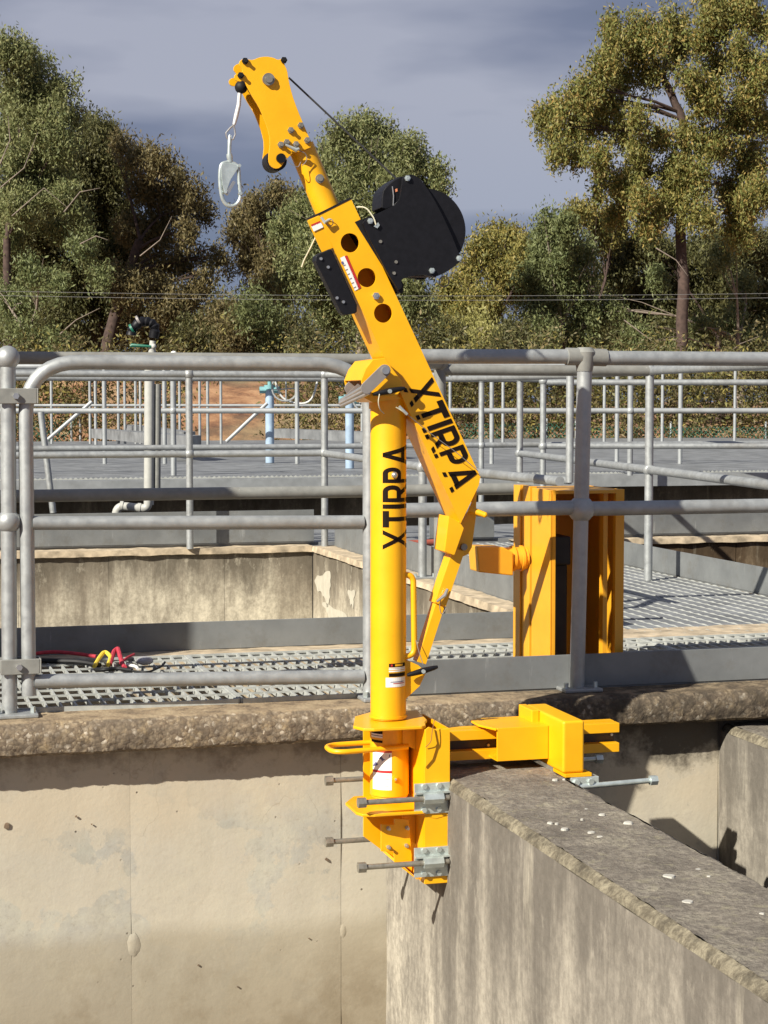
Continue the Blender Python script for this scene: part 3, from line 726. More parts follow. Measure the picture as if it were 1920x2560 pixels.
deck_run('rearmost guardrail at the left of the upper deck, before the dirt bank', 0, 24, [130, 226, 297, 313, 340, 352, 450, 500, 553, 905, 942], z0=.3, mid=.80, top=1.30, r=.018, balls=False, x1=1000)
# ramp-like pieces on the deck, braces
def strut(label, a, b, r=.018, m=GALF, cat='brace'):
    o = mk('brace', tube([a, b], r, 10), m, smooth=True, loc=a); return tag(o, label, cat)
strut('thin diagonal brace standing on the upper deck at far left', atY(118, 1100, 17), atY(230, 1004, 17))
strut('thin diagonal brace on the upper deck in front of the red dirt', atY(566, 1104, 17), atY(668, 1008, 17))
strut('leaning galvanised brace behind the left end of the second walkway', atY(102, 1030, 12.4), atY(133, 1282, 12.4), .022, GAL)
def trough(label, pts, Y0, Y1, h):
    M = Mesh(); (x0, y0), (x1, y1) = pts; a = atY(x0, y0, Y0); b = atY(x1, y1, Y1)
    dn = Vector((0, 0, -h)); bk = Vector((.1, .35, 0))
    vs = [a, b, b+dn, a+dn, a+bk, b+bk, b+dn+bk, a+dn+bk]
    M.add(vs, [(3, 2, 1, 0), (0, 1, 5, 4), (4, 5, 6, 7), (7, 6, 2, 3), (0, 4, 7, 3), (1, 2, 6, 5)])
    o = mk('sheet_trough', M, PLATEL, loc=a); tag(o, label, 'trough')
trough('pale folded sheet trough on the upper deck left of the pipe', ((228, 1072), (470, 1090)), 24, 19, .12)
trough('pale folded sheet trough behind the pale blue posts', ((684, 1072), (960, 1082)), 23, 19.5, .11)
trough('small pale sheet upstand on the upper deck beside the first post', ((310, 1062), (460, 1080)), 25, 22, .10)
# pale blue gate-valve pedestals
for px, y0, y1, yb, Y, lab in [(674, 985, 1104, 975, 18.5, 'pale blue valve pedestal with turquoise head, in front of the dirt bank'), (874, 1010, 1122, 1003, 17, 'pale blue valve pedestal just left of the yellow mast')]:
    a = atY(px, y0-10, Y); b = Vector((a.x, a.y, .24)); t = thing('valve_pedestal', lab, 'valve pedestal', b)
    mk('column', tube([b, a], .042*Y/18, 14), PALEB, t, smooth=True)
    h = mk('head', merge(tube([a-Vector((.10, 0, 0)), a+Vector((.10, 0, 0))], .035, 12), tube([a, a+Vector((0, 0, .05))], .055, 12), tube([a+Vector((0, 0, .05)), a+Vector((0, 0, .13))], .02, 10)), TURQ, t, smooth=True)
    wh = [a+Vector((.16+.13*math.cos(k), -.1, .02+.13*math.sin(k))) for k in np.linspace(0, 6.28, 22)]
    mk('hand_wheel', merge(tube(wh, .009, 6), tube([wh[0], wh[11]], .007, 6), tube([wh[5], wh[16]], .007, 6)), GALF, t, smooth=True)
    mk('hose', tube(arc([a+Vector((.05, -.05, .12)), a+Vector((.12, -.05, -.1)), a+Vector((.42, -.1, -.16)), a+Vector((.5, -.1, .15))], .15), .011, 6), simple('pale_hose', (.5, .5, .48), .6), t, smooth=True)
# pipe with sprinkler valve
Yp = 13.0
t = thing('standpipe', 'grey pvc standpipe topped by a black fitting with a green lever, above the left rail', 'pipe', atY(374, 1215, Yp))
mk('pipe', tube([atY(372, 1262, Yp), atY(374, 900, Yp)], .036, 16), PVC, t, smooth=True)
mk('guide_tube', tube([atY(392, 1240, Yp+.02), atY(394, 960, Yp+.02)], .026, 12), GALD, t, smooth=True)
mk('elbow_pipe', tube(arc([atY(371, 1245, Yp-.03), atY(369, 1272, Yp-.03), atY(292, 1264, Yp-.03), atY(288, 1310, Yp-.03)], .09, 8), .030, 16), PVC, t, smooth=True)
for q in ((304, 1264), (348, 1269)):
    mk('collar', tube([atY(q[0]-4, q[1], Yp-.03), atY(q[0]+4, q[1]+1, Yp-.03)], .034, 16), PVC, t, smooth=True)
vb = mk('valve', merge(tube([atY(380, 892, Yp), atY(380, 872, Yp)], .026, 12), tube([atY(380, 872, Yp), atY(382, 852, Yp)], .022, 12), ball(atY(384, 866, Yp-.02), .02)), PVC, t, smooth=True)
mk('lever', tube([atY(378, 866, Yp-.03), atY(330, 863, Yp-.04), atY(326, 866, Yp-.04)], [.008, .014, .010], 8), TEAL, t, smooth=True)
hose = arc([atY(384, 845, Yp), atY(390, 812, Yp), atY(356, 800, Yp), atY(330, 822, Yp), atY(328, 838, Yp)], .10, 7)
mk('black_elbow', tube(hose, [.032 + .006*math.sin(i*2.1) for i in range(len(hose))], 12), BLACK, t, smooth=True)
for q in ((346, 803), (330, 824)): mk('band', tube([atY(q[0]-2, q[1], Yp), atY(q[0]+3, q[1]-3, Yp)], .038, 12), TEAL if q[0] < 340 else GREYP, t, smooth=True)
o = mk('post_cap_knob', ball(atY(434, 886, 15.4), .03, 12, 8), WHITE, smooth=True, loc=atY(434, 886, 15.4)); tag(o, 'white dome cap on the deck post right of the standpipe', 'cap')
o = mk('red_pipe', tube([atY(1000, 1360, 9.6), atY(1090, 1356, 9.7)], .018, 10), RUST, smooth=True, loc=atY(1000, 1360, 9.6)); tag(o, 'short red painted bar lying on the cross platform behind the strut', 'bar')

# green mesh fence far right
GM = simple('green_mesh', (.02, .11, .07), .7, 0, .2)
def meshfence(x0, x1, ytop, ybot, Y, label):
    a = atY(x0, ytop, Y); b = atY(x1, ytop, Y); h = a.z-atY(x0, ybot, Y).z; ln = b.x-a.x
    t = thing('mesh_fence', label, 'fence', Vector((a.x, Y, a.z-h)))
    M = Mesh(); n = int(ln/.07)
    for i in range(n):
        for s in (1, -1):
            x = a.x+ln*i/n; x2 = x+s*h*.8
            if x2 < a.x or x2 > b.x: continue
            q = .006; M.add([(x-q, Y, a.z-h), (x+q, Y, a.z-h), (x2+q, Y, a.z), (x2-q, Y, a.z), (x, Y+.012, a.z-h), (x2, Y+.012, a.z)], [(0, 1, 2, 3), (0, 3, 5, 4), (1, 4, 5, 2)])
    mk('mesh', M, GM, t, kind='stuff')
    for k in range(int(ln/1.6)+2):
        x = min(b.x, a.x+1.6*k); mk('fence_post', tube([(x, Y+.02, a.z-h), (x, Y+.02, a.z+.08)], .02, 8), GALF, t, smooth=True)
meshfence(1130, 1440, 1058, 1110, 31, 'green mesh fence low behind the deck between the jib and the near post')
meshfence(1440, 2100, 1066, 1106, 31, 'green mesh fence low behind the deck at the right edge')
meshfence(-60, 200, 1050, 1110, 31, 'green mesh fence low behind the deck at the far left')

# power lines
for y, lab in ((722, 'upper thin power line crossing in front of the trees'), (733, 'lower thin power line crossing in front of the trees')):
    a = atY(-300, y, 38); b = atY(2300, y+6, 38); pts = [a.lerp(b, k/24)+Vector((0, 0, -.12*math.sin(math.pi*k/24))) for k in range(25)]
    o = mk('power_line', tube(pts, .0035, 5), simple('wire_grey', (.2, .2, .2), .6), loc=a); tag(o, lab, 'wire')

# ================================================================ TREES
def leaf_mat(name, c1, c2, c3):
    m, N, L, P = mat(name); g = N.new('ShaderNodeNewGeometry')
    v = coords(N, L); n = noise(N, L, v, .9, 3)
    r1 = ramp(N, L, g.outputs['Random Per Island'], (0, c1), (.5, c2), (1, c3))
    c = mixc(N, L, ramp(N, L, n, (.38, G(.0)), (.62, G(.6))), r1, tuple(x*.8+y*.4 for x, y in zip(c2, (.04, .01, 0))))
    L.new(c, P.inputs['Base Color']); P.inputs['Roughness'].default_value = .55; P.inputs['Specular IOR Level'].default_value = .3
    tr = N.new('ShaderNodeBsdfTranslucent'); L.new(c, tr.inputs[0]); ms = N.new('ShaderNodeMixShader'); ms.inputs[0].default_value = .30
    o = [x for x in N if x.type == 'OUTPUT_MATERIAL'][0]; L.new(P.outputs[0], ms.inputs[1]); L.new(tr.outputs[0], ms.inputs[2]); L.new(ms.outputs[0], o.inputs[0])
    return m
LM = dict(
    pale=leaf_mat('pale_green_leaves', (.11, .135, .055), (.20, .225, .09), (.32, .31, .14)),
    olive=leaf_mat('olive_leaves', (0.115, 0.128, 0.038), (0.243, 0.224, 0.064), (0.397, 0.307, 0.090)),
    dark=leaf_mat('dark_leaves', (0.045, 0.054, 0.020), (0.100, 0.102, 0.038), (0.173, 0.166, 0.064)),
    brown=leaf_mat('brown_olive_leaves', (0.083, 0.079, 0.036), (0.166, 0.141, 0.061), (0.256, 0.198, 0.090)),
    mid=leaf_mat('mid_green_leaves', (0.090, 0.115, 0.045), (0.160, 0.192, 0.077), (0.243, 0.262, 0.109)),
    lime=leaf_mat('yellow_green_leaves', (0.205, 0.205, 0.064), (0.307, 0.294, 0.096), (0.422, 0.384, 0.154)),
    gold=leaf_mat('golden_gum_leaves', (0.109, 0.141, 0.038), (0.224, 0.230, 0.067), (0.435, 0.294, 0.096)))
BARKD = simple('dark_bark', (.065, .042, .034), .95, 0, .4, 9, .6)
BARKP = simple('pale_bark', (.22, .18, .145), .9, 0, .3, 6, .4)
def leaves(cents, n_per, rad, size, seed, droop=.6, outer=None):
    """cents: (N,3) spray centres; returns verts, faces arrays of slender leaf quads"""
    g = np.random.default_rng(seed); n = len(cents)*n_per
    c = np.repeat(cents, n_per, 0)+g.normal(0, 1, (n, 3))*rad*np.array([.8, .8, 1.35])
    d = g.normal(0, 1, (n, 3)); d[:, 2] -= droop*1.6; d /= np.linalg.norm(d, axis=1, keepdims=True)
    s = g.normal(0, 1, (n, 3)); s -= d*(s*d).sum(1, keepdims=True); s /= np.linalg.norm(s, axis=1, keepdims=True)
    ln = size*g.uniform(.6, 1.35, (n, 1)); wd = ln*g.uniform(.26, .42, (n, 1))
    a = c-d*ln*.5; b = c+d*ln*.5; m1 = c-d*ln*.05+s*wd*.5; m2 = c-d*ln*.05-s*wd*.5
    V_ = np.stack([a, m1, b, m2], 1).reshape(-1, 3); return V_
def tree(name, label, cat, Y, blobs, kind, base=None, seed=1, size=.15, dens=1.0, bark=BARKD, dz=1.0, trunk=None, group=None, limb_n=None, trunk_r=.16):
    g = np.random.default_rng(seed); k = Y/FPX
    cs = []; centers = []
    for (px, py, pr) in blobs:
        r = pr*k*1.1; yy = Y+g.uniform(-1, 1)*1.1*dz; c = np.array(atY(px, py, yy)); centers.append((Vector(c), r))
        ns = int(max(6, dens*128*(r/.65)**2))
        nsub = 9; sc_ = g.normal(0, 1, (nsub, 3)); sc_ /= np.linalg.norm(sc_, axis=1, keepdims=True); sc_ *= g.uniform(.35, .72, (nsub, 1)); sc_[:, 2] += .08
        which = g.integers(0, nsub, ns); q = g.normal(0, 1, (ns, 3)); q /= np.linalg.norm(q, axis=1, keepdims=True)
        inner = g.random((ns, 1)) < .22
        q = np.where(inner, q*g.uniform(0, .6, (ns, 1)), sc_[which]+q*g.uniform(.22, .56, (ns, 1))*np.array([1, 1, .85]))
        rr = 1.0
        # lumpy outline
        lump = 1+.22*np.sin(q[:, :1]*5+seed)*np.cos(q[:, 2:]*6+px)
        cs.append(c+q*rr*r*lump*np.array([1, 1.0, .92]))
    cs = np.concatenate(cs)
    Vv = leaves(cs, 34, .125*Y/48, size*.74*Y/48, seed+5, .75)
    x0, y0 = (base if base else (np.mean([b[0] for b in blobs]), 1060))
    bz = .5; basep = atY(x0, y0, Y); 
    t = thing(name, label, cat, basep, group)
    me = bpy.data.meshes.new('crown'); nv = len(Vv)
    Vl = (Vv-np.array(basep)).astype(np.float32)
    me.vertices.add(nv); me.vertices.foreach_set('co', Vl.ravel())
    nf = nv//4; me.loops.add(nv); me.loops.foreach_set('vertex_index', np.arange(nv, dtype=np.int32))
    me.polygons.add(nf); me.polygons.foreach_set('loop_start', np.arange(0, nv, 4, dtype=np.int32)); me.polygons.foreach_set('loop_total', np.full(nf, 4, dtype=np.int32))
    me.update(calc_edges=True); me.materials.append(LM[kind])
    o = bpy.data.objects.new('crown', me); col.objects.link(o); o.parent = t; o['_base'] = list(basep)
    # trunk and limbs
    tp = trunk if trunk else [(x0, y0), (x0+random.uniform(-10, 10), (y0+min(b[1] for b in blobs))/2)]
    tpts = [atY(a, b, Y) for a, b in tp]; rs = [trunk_r*(1-.45*i/(len(tpts)-1)) for i in range(len(tpts))]
    pts = []; rr2 = []
    for i in range(len(tpts)-1):
        for q in range(5):
            s = q/5; pts.append(tpts[i].lerp(tpts[i+1], s)+Vector((random.uniform(-1, 1)*.02, 0, 0))); rr2.append(rs[i]+(rs[i+1]-rs[i])*s)
    pts.append(tpts[-1]); rr2.append(rs[-1])
    mk('trunk', tube(pts, rr2, 10), bark, t, smooth=True)
    order = list(range(len(centers))); random.Random(seed).shuffle(order); lim = order[:int((limb_n or 14)*.6)]
    M = Mesh()
    for i in lim:
        c, r = centers[i]; s = random.Random(seed+i); 
        j = min(range(len(pts)), key=lambda q: (pts[q]-c).length+ (3 if pts[q].z > c.z-.2 else 0)) if len(pts) > 2 else -1
        a = pts[j]; mid = a.lerp(c, .5)+Vector((s.uniform(-.2, .2), s.uniform(-.2, .2), s.uniform(0, .35)))
        M2 = tube([a, a.lerp(mid, .5)+Vector((0, 0, .05)), mid, mid.lerp(c, .6)+Vector((s.uniform(-.1, .1), 0, .05)), c+Vector((s.uniform(-.3, .3), 0, r*.5))], [.045, .036, .028, .018, .007], 6)
        M = merge(M, M2)
        for _ in range(3):
            e_ = c+Vector((s.uniform(-1, 1)*r, s.uniform(-1, .2)*r, s.uniform(-.3, 1)*r)); M = merge(M, tube([mid, mid.lerp(e_, .5)+Vector((0, 0, .08)), e_], [.014, .010, .004], 5))
    mk('limbs', M, bark if kind not in ('mid',) else BARKP, t, smooth=True)
    return t
tree('gum_tree', 'pale green gum tree in the top left corner, tallest on that side', 'tree', 44,
     [(20, 130, 62), (75, 175, 60), (140, 230, 55), (40, 240, 80), (180, 290, 36), (110, 320, 80), (10, 340, 80), (30, 430, 70), (120, 430, 60), (60, 520, 60), (165, 500, 40), (200, 560, 35), (20, 620, 60), (150, 580, 40), (90, 260, 60), (60, 380, 60), (150, 370, 45), (90, 480, 55), (20, 530, 60)], 'pale', (25, 1060), 11, dens=.9, limb_n=7, bark=BARKD)
tree('gum_tree', 'tall dark gum tree left of centre in the left group, two dark trunks showing', 'tree', 49,
     [(262, 340, 40), (215, 390, 60), (180, 440, 90), (270, 440, 65), (100, 560, 100), (230, 560, 95), (60, 680, 95), (180, 690, 100), (280, 650, 70), (30, 800, 90), (140, 820, 80), (290, 780, 60), (250, 480, 70), (300, 540, 40), (225, 330, 40), (150, 380, 60), (40, 560, 70), (330, 640, 50)], 'dark', (235, 1080), 12, dens=1.2,
     trunk=[(238, 1080), (240, 860), (246, 700), (250, 560)], trunk_r=.22)
tree('gum_tree', 'brownish gum tree with airy drooping right side in the left group', 'tree', 46,
     [(300, 370, 35), (350, 400, 45), (395, 410, 42), (440, 440, 38), (370, 470, 60), (480, 490, 36), (430, 520, 60), (500, 545, 34), (400, 590, 60), (330, 570, 55), (470, 600, 40), (545, 640, 26), (572, 668, 18), (520, 690, 26), (440, 660, 48), (380, 690, 60), (320, 720, 60), (480, 745, 40), (420, 760, 60), (340, 820, 60), (400, 850, 60), (500, 640, 22)], 'brown', (265, 1080), 13, dens=.85,
     trunk=[(268, 1080), (266, 880), (300, 740), (350, 600)], trunk_r=.2, limb_n=18)
tree('gum_tree', 'mid green gum foliage hanging low at the left edge in front of the dark gum', 'tree', 42,
     [(25, 760, 70), (70, 850, 60), (150, 880, 50), (220, 930, 40), (120, 960, 50), (210, 620, 45), (250, 700, 30), (140, 720, 40), (80, 690, 40)], 'mid', (60, 1080), 14, dens=.8, limb_n=4, bark=BARKD)
tree('gum_tree', 'brown-olive gum tree on the left shoulder of the centre group', 'tree', 52,
     [(600, 550, 32), (640, 520, 34), (685, 500, 36), (720, 510, 40), (580, 585, 20), (620, 600, 38), (665, 580, 50), (640, 650, 40), (610, 665, 20), (690, 650, 50), (660, 710, 45), (700, 740, 50)], 'brown', (690, 1060), 15, dens=.9)
tree('gum_tree', 'rounded pale green gum tree behind the yellow jib', 'tree', 47,
     [(905, 325, 40), (860, 350, 45), (820, 385, 34), (960, 345, 42), (1005, 375, 42), (1045, 400, 40), (1085, 430, 34), (1105, 465, 22), (900, 420, 80), (990, 450, 70), (1070, 490, 40), (820, 470, 60), (760, 530, 55), (860, 540, 80), (960, 560, 90), (720, 590, 50), (790, 640, 80), (900, 670, 90), (1020, 640, 80), (730, 700, 60), (820, 760, 85), (930, 800, 90), (1040, 760, 80)], 'pale', (900, 1060), 16, dens=.95, limb_n=20, bark=BARKP)
tree('gum_tree', 'olive-brown gum tree right of the black winch', 'tree', 54,
     [(1240, 590, 34), (1285, 600, 34), (1200, 630, 38), (1320, 640, 44), (1250, 670, 55), (1170, 690, 40), (1300, 720, 60), (1210, 760, 60), (1130, 740, 45), (1150, 820, 60)], 'olive', (1240, 1060), 17, dens=.95)
tree('gum_tree', 'bright grey-green gum tree between the winch and the big right tree', 'tree', 50,
     [(1375, 565, 34), (1420, 570, 34), (1345, 605, 36), (1400, 640, 60), (1455, 640, 45), (1340, 690, 45), (1430, 720, 70), (1370, 770, 60), (1470, 800, 60), (1350, 840, 55), (1420, 860, 60)], 'mid', (1400, 1060), 18, dens=1.0)
tree('gum_tree', 'small dark olive gum top peeping above the grey-green one', 'tree', 56,
     [(1430, 545, 26), (1460, 540, 26), (1490, 565, 30), (1510, 600, 26), (1540, 560, 40)], 'olive', (1480, 1060), 19, dens=1.0)
tree('gum_tree', 'large golden-green gum tree filling the top right, with a dark bare trunk', 'tree', 46,
     [(1528, 62, 28), (1545, 110, 42), (1500, 165, 42), (1590, 130, 44), (1640, 100, 40), (1700, 95, 44), (1755, 110, 44), (1800, 50, 50), (1870, 30, 60), (1930, 70, 50), (1780, 10, 40), (1480, 230, 40), (1555, 200, 52), (1530, 270, 46), (1430, 265, 34), (1390, 265, 26), (1352, 290, 26), (1380, 330, 36), (1430, 330, 42), (1480, 320, 40), (1400, 385, 36), (1445, 395, 32), (1550, 345, 36), (1590, 300, 36),
      (1500, 440, 30), (1540, 460, 34), (1850, 150, 50), (1905, 190, 46), (1800, 170, 40), (1730, 200, 34), (1760, 260, 44), (1840, 290, 60), (1910, 310, 44), (1730, 340, 44), (1800, 370, 58), (1880, 400, 60), (1680, 430, 46), (1740, 450, 54), (1600, 440, 36), (1600, 500, 46), (1660, 520, 50), (1545, 530, 36), (1830, 480, 60), (1900, 500, 60), (1740, 540, 50), (1620, 570, 40), (1840, 570, 60), (1500, 490, 22), (1625, 190, 44), (1685, 150, 40), (1600, 75, 36), (1680, 55, 36), (1590, 390, 44), (1645, 350, 34), (1500, 390, 38), (1450, 240, 34), (1380, 295, 30), (1560, 470, 40), (1690, 480, 44), (1780, 240, 44), (1880, 240, 44), (1460, 280, 36)], 'gold', (1706, 1060), 20, dens=.92,
     trunk=[(1703, 1060), (1704, 880), (1708, 700), (1700, 560), (1722, 420), (1708, 300), (1660, 200)], trunk_r=.165, limb_n=26)
tree('gum_tree', 'dark green gum tree behind the bare trunk on the right', 'tree', 58,
     [(1560, 640, 44), (1620, 620, 50), (1540, 700, 50), (1680, 650, 60), (1760, 640, 70), (1850, 650, 80), (1920, 640, 60), (1600, 740, 70), (1700, 750, 70), (1800, 760, 80), (1890, 780, 80), (1560, 820, 70), (1660, 860, 70), (1770, 870, 70), (1880, 890, 70)], 'dark', (1800, 1070), 21, dens=1.2)
tree('gum_tree', 'grey-green gum foliage in front of the dark trees on the right edge', 'tree', 50,
     [(1800, 640, 40), (1860, 720, 40), (1640, 700, 36), (1830, 820, 46), (1900, 860, 50), (1600, 860, 46), (1760, 830, 40), (1530, 780, 40), (1680, 900, 40)], 'mid', (1850, 1070), 22, dens=.6, bark=BARKP)
# shrubs at the foot of the wood
sh = [(560, 800, 50, 'brown', 'rounded brown-green shrub in the gap under the sky notch'), (640, 770, 44, 'mid', 'mid green shrub right of the sky notch'), (480, 830, 46, 'dark', 'dark shrub below the airy gum'),
      (1195, 815, 42, 'lime', 'yellow-green shrub lit by the sun right of the jib'), (1110, 850, 55, 'dark', 'dark shrub just right of the jib'), (1290, 850, 50, 'dark', 'dark shrub between the yellow-green shrub and the grey-green gum'),
      (720, 840, 60, 'dark', 'dark shrub left of the jib box')]
for i, (x, y, r, k, lab) in enumerate(sh):
    b = [(x, y, r), (x-r*.7, y+r*.5, r*.8), (x+r*.7, y+r*.5, r*.8), (x, y+r*1.3, r), (x-r*.6, y+r*1.9, r*.8), (x+r*.6, y+r*1.9, r*.8)]
    tree('shrub', lab, 'shrub', 43, b, k, (x, 1080), 40+i, dens=.9, limb_n=5, trunk_r=.05, bark=BARKP)
# ---- far woodland closing the gaps low between the trunks
g = np.random.default_rng(9); fw = []
for x in np.arange(-150, 2100, 20):
    top = 770+34*math.sin(x*.011)+22*math.sin(x*.031+1)-(60 if x > 1450 else 0)-(40 if x < 420 else 0)
    for y in np.arange(top, 1000, 22):
        fw.append(np.array(atY(x+g.uniform(-12, 12), y+g.uniform(-12, 12), 63+g.uniform(-1.5, 1.5))))
fw = np.repeat(np.array(fw), 9, 0); fw = fw+g.normal(0, .26, fw.shape)
Vv = leaves(fw, 9, .16, .17, 78, .5); me = bpy.data.meshes.new('far_woodland'); nv = len(Vv); nf = nv//4
me.vertices.add(nv); me.vertices.foreach_set('co', Vv.astype(np.float32).ravel()); me.loops.add(nv); me.loops.foreach_set('vertex_index', np.arange(nv, dtype=np.int32))
me.polygons.add(nf); me.polygons.foreach_set('loop_start', np.arange(0, nv, 4, dtype=np.int32)); me.polygons.foreach_set('loop_total', np.full(nf, 4, dtype=np.int32)); me.update(calc_edges=True)
me.materials.append(LM['dark']); o = bpy.data.objects.new('far_woodland', me); col.objects.link(o)
tag(o, 'dark mass of far woodland low between the nearer gum trees', 'woodland', kind='stuff')
# ---- undergrowth band behind the deck: one mass nobody could count
und = []; g = np.random.default_rng(5)
for x in range(-120, 2080, 26):
    for y in (900, 945, 990, 1035, 1075):
        if 430 < x < 690 and (y > 900 or g.random() < .6): continue
        if 270 < x < 360 and g.random() < .5: continue
        Y = 31.5+g.uniform(-.8, 1.2); und.append(np.array(atY(x+g.uniform(-15, 15), y+g.uniform(-12, 12), Y)))
und = np.array(und); us = np.repeat(und, 14, 0)+g.normal(0, .20, (len(und)*14, 3))
for kk, sl_ in (('brown', slice(0, None, 2)), ('olive', slice(1, None, 4)), ('dark', slice(3, None, 4))):
    Vv = leaves(us[sl_], 12, .10, .085, 77, .2); me = bpy.data.meshes.new('undergrowth'); nv = len(Vv); nf = nv//4
    me.vertices.add(nv); me.vertices.foreach_set('co', Vv.astype(np.float32).ravel()); me.loops.add(nv); me.loops.foreach_set('vertex_index', np.arange(nv, dtype=np.int32))
    me.polygons.add(nf); me.polygons.foreach_set('loop_start', np.arange(0, nv, 4, dtype=np.int32)); me.polygons.foreach_set('loop_total', np.full(nf, 4, dtype=np.int32)); me.update(calc_edges=True)
    me.materials.append(LM[kk]); o = bpy.data.objects.new('undergrowth', me); col.objects.link(o)
    tag(o, {'brown': 'brown dry scrub', 'olive': 'olive green scrub', 'dark': 'dark green scrub'}[kk]+' filling the foot of the wood behind the deck', 'undergrowth', kind='stuff')
# a few bare dead branches
BL = ['highest of the pale bare branches at the left edge of the picture', 'pale branch forking below the topmost gum at far left', 'pale branch across the dark gum, right of the left-edge tree', 'short pale twig nearest the top at the left edge', 'pale branch low in the middle of the dark gum crown', 'pale fallen branch above the gate corner', 'pale branch inside the airy brownish gum', 'pale branch just left of the bare trunk on the right', 'pale branch low at the right edge above the rail', 'pale branch low between grey-green gum and bare trunk']
for bi, (a, b, c_) in enumerate([((0, 470), (60, 420), (95, 330)), ((30, 540), (110, 470), (170, 520)), ((160, 530), (200, 480), (250, 470)), ((0, 410), (25, 350), (20, 290)), ((200, 610), (240, 590), (270, 600)), ((150, 835), (190, 800), (250, 770)), ((350, 640), (400, 600), (430, 540)), ((1640, 620), (1690, 650), (1720, 690)), ((1800, 900), (1850, 860), (1900, 840)), ((1560, 800), (1600, 830), (1640, 860))]):
    P3 = [atY(*q, 41) for q in (a, b, c_)]; o = mk('dead_branch', tube(P3, [.015, .011, .004], 6), BARKP, smooth=True, loc=P3[0])
    tag(o, BL[bi], 'branch', 'pale bare branches among the gum leaves')

# ================================================================ YELLOW GEARBOX FRAME
t = thing('gearbox_frame', 'tall yellow steel frame with a dark open front standing behind the near post', 'machine frame', W(.07, .25, 0))
u0, u1 = -.050, .192; v0, v1 = .10, .40; zt = .597
mk('side_plate', box(u0, u0+.006, v0, v1-.14, -.005, zt), YEL2, t, bevel=.0015)
mk('side_flange', box(u0-.004, u0+.02, v1-.13, v1, -.005, zt+.004), YEL2, t, bevel=.0015)
mk('rear_edge', box(u0-.010, u0-.005, v1-.06, v1, .05, zt+.004), YEL2, t)
mk('front_flange', box(u0+.007, u0+.013+.004, v0-.001, v0+.02, -.005, zt), YEL2, t)
mk('front_flange', box(u1-.028, u1, v0, v0+.02, -.005, zt), YEL2, t)
mk('side_plate', box(u1-.006, u1-.0005, v0+.021, v1, -.005, zt-.001), YEL2, t)
mk('inner_web', box(.132, .146, v0+.02, v0+.05, .0, zt-.01), YEL2, t)
mk('inner_web', box(u0+.020, u0+.026, v0+.02, v0+.10, .0, zt-.01), YEL2, t)
mk('top_plate', box(u0+.0065, u1-.0065, v0+.001, v1-.002, zt-.012, zt-.002), YEL2, t)
mk('back_plate', box(u0+.007, u1-.007, v1-.01, v1-.004, -.005, zt-.013), YEL2, t)
mk('inner_housing', merge(box(-.015, .055, v0+.12, v1-.02, .0, .36), box(-.01, .05, v0+.08, v1-.03, .36, .45)), DARKG, t, bevel=.006)
for uu in (u0+.008, u1-.026): mk('foot', box(uu, uu+.014, v0-.012, v0+.05, -.002, .030), YEL2, t)
zc = .374; vc = .30
sft = mk('shaft_sleeve', tube([W(u0-.085, vc, zc), W(u0-.005, vc, zc)], .036, 20), YEL2, t, smooth=True)
for du in (-.05, -.022): mk('ring', tube([W(u0+du-.004, vc, zc), W(u0+du+.004, vc, zc)], .041, 20), YEL2, sft, smooth=True)
mk('shaft_block', plate([(u0-.175, zc-.036), (u0-.062, zc-.050), (u0-.062, zc+.022), (u0-.095, zc+.040), (u0-.182, zc+.044)], vc-.045, vc+.045), YEL2, t, bevel=.004)
mk('end_block', plate([(u1, zc-.045), (u1+.02, zc-.03), (u1+.036, zc+.02), (u1+.03, zc+.028), (u1, zc+.03)], vc-.06, vc+.05), YEL2, t, bevel=.003)

# ================================================================ DAVIT CRANE (mast, jib, winch)
VC = -.48; UM = -.725
cr_ = thing('davit_crane', 'yellow davit crane with round mast and raised jib, printed XTIRPA twice', 'crane', W(UM, VC, .033))
mz0 = .030; rM = .0472
mast = mk('mast', merge(tube([W(UM, VC, mz0), W(UM, VC, .875)], rM, 40)), YEL, cr_, smooth=True)
mk('foot_ring', tube([W(UM, VC, .0335), W(UM, VC, .040)], rM+.003, 40), YEL, cr_, smooth=True)
# letters: strokes as convex quads in a 1 x 1 cell, (x along text, y up)
def letters():
    q = {}
    q['X'] = ([[(.02, 0), (.24, 0), (.98, 1), (.76, 1)], [(.0, 1), (.22, 1), (1.0, 0), (.78, 0)]], .82)
    q['T'] = ([[(0, 1), (0, .80), (1, .80), (1, 1)], [(.37, 0), (.63, 0), (.63, .80), (.37, .80)]], .68)
    q['I'] = ([[(0, 0), (1, 0), (1, 1), (0, 1)]], .18)
    def bowl(cx, cy, rx, ry, t, w):
        o = []
        for k in range(10):
            a0 = -math.pi/2+math.pi*k/10; a1 = -math.pi/2+math.pi*(k+1)/10
            o.append([(cx+(rx-w)*math.cos(a0), cy+(ry-t)*math.sin(a0)), (cx+rx*math.cos(a0), cy+ry*math.sin(a0)), (cx+rx*math.cos(a1), cy+ry*math.sin(a1)), (cx+(rx-w)*math.cos(a1), cy+(ry-t)*math.sin(a1))])
        return o
    q['P'] = ([[(0, 0), (.24, 0), (.24, 1), (0, 1)], [(.24, .83), (.62, .83), (.62, 1), (.24, 1)], [(.24, .38), (.62, .38), (.62, .55), (.24, .55)]]+bowl(.62, .69, .38, .31, .17, .26), .64)
    q['R'] = (q['P'][0]+[[(.34, .46), (.62, .46), (1.08, 0), (.80, 0)]], .70)
    q['A'] = ([[(0, 0), (.22, 0), (.60, 1), (.40, 1)], [(.78, 0), (1, 0), (.60, 1), (.40, 1)], [(.2, .2), (.8, .2), (.74, .37), (.26, .37)]], .84)
    return q
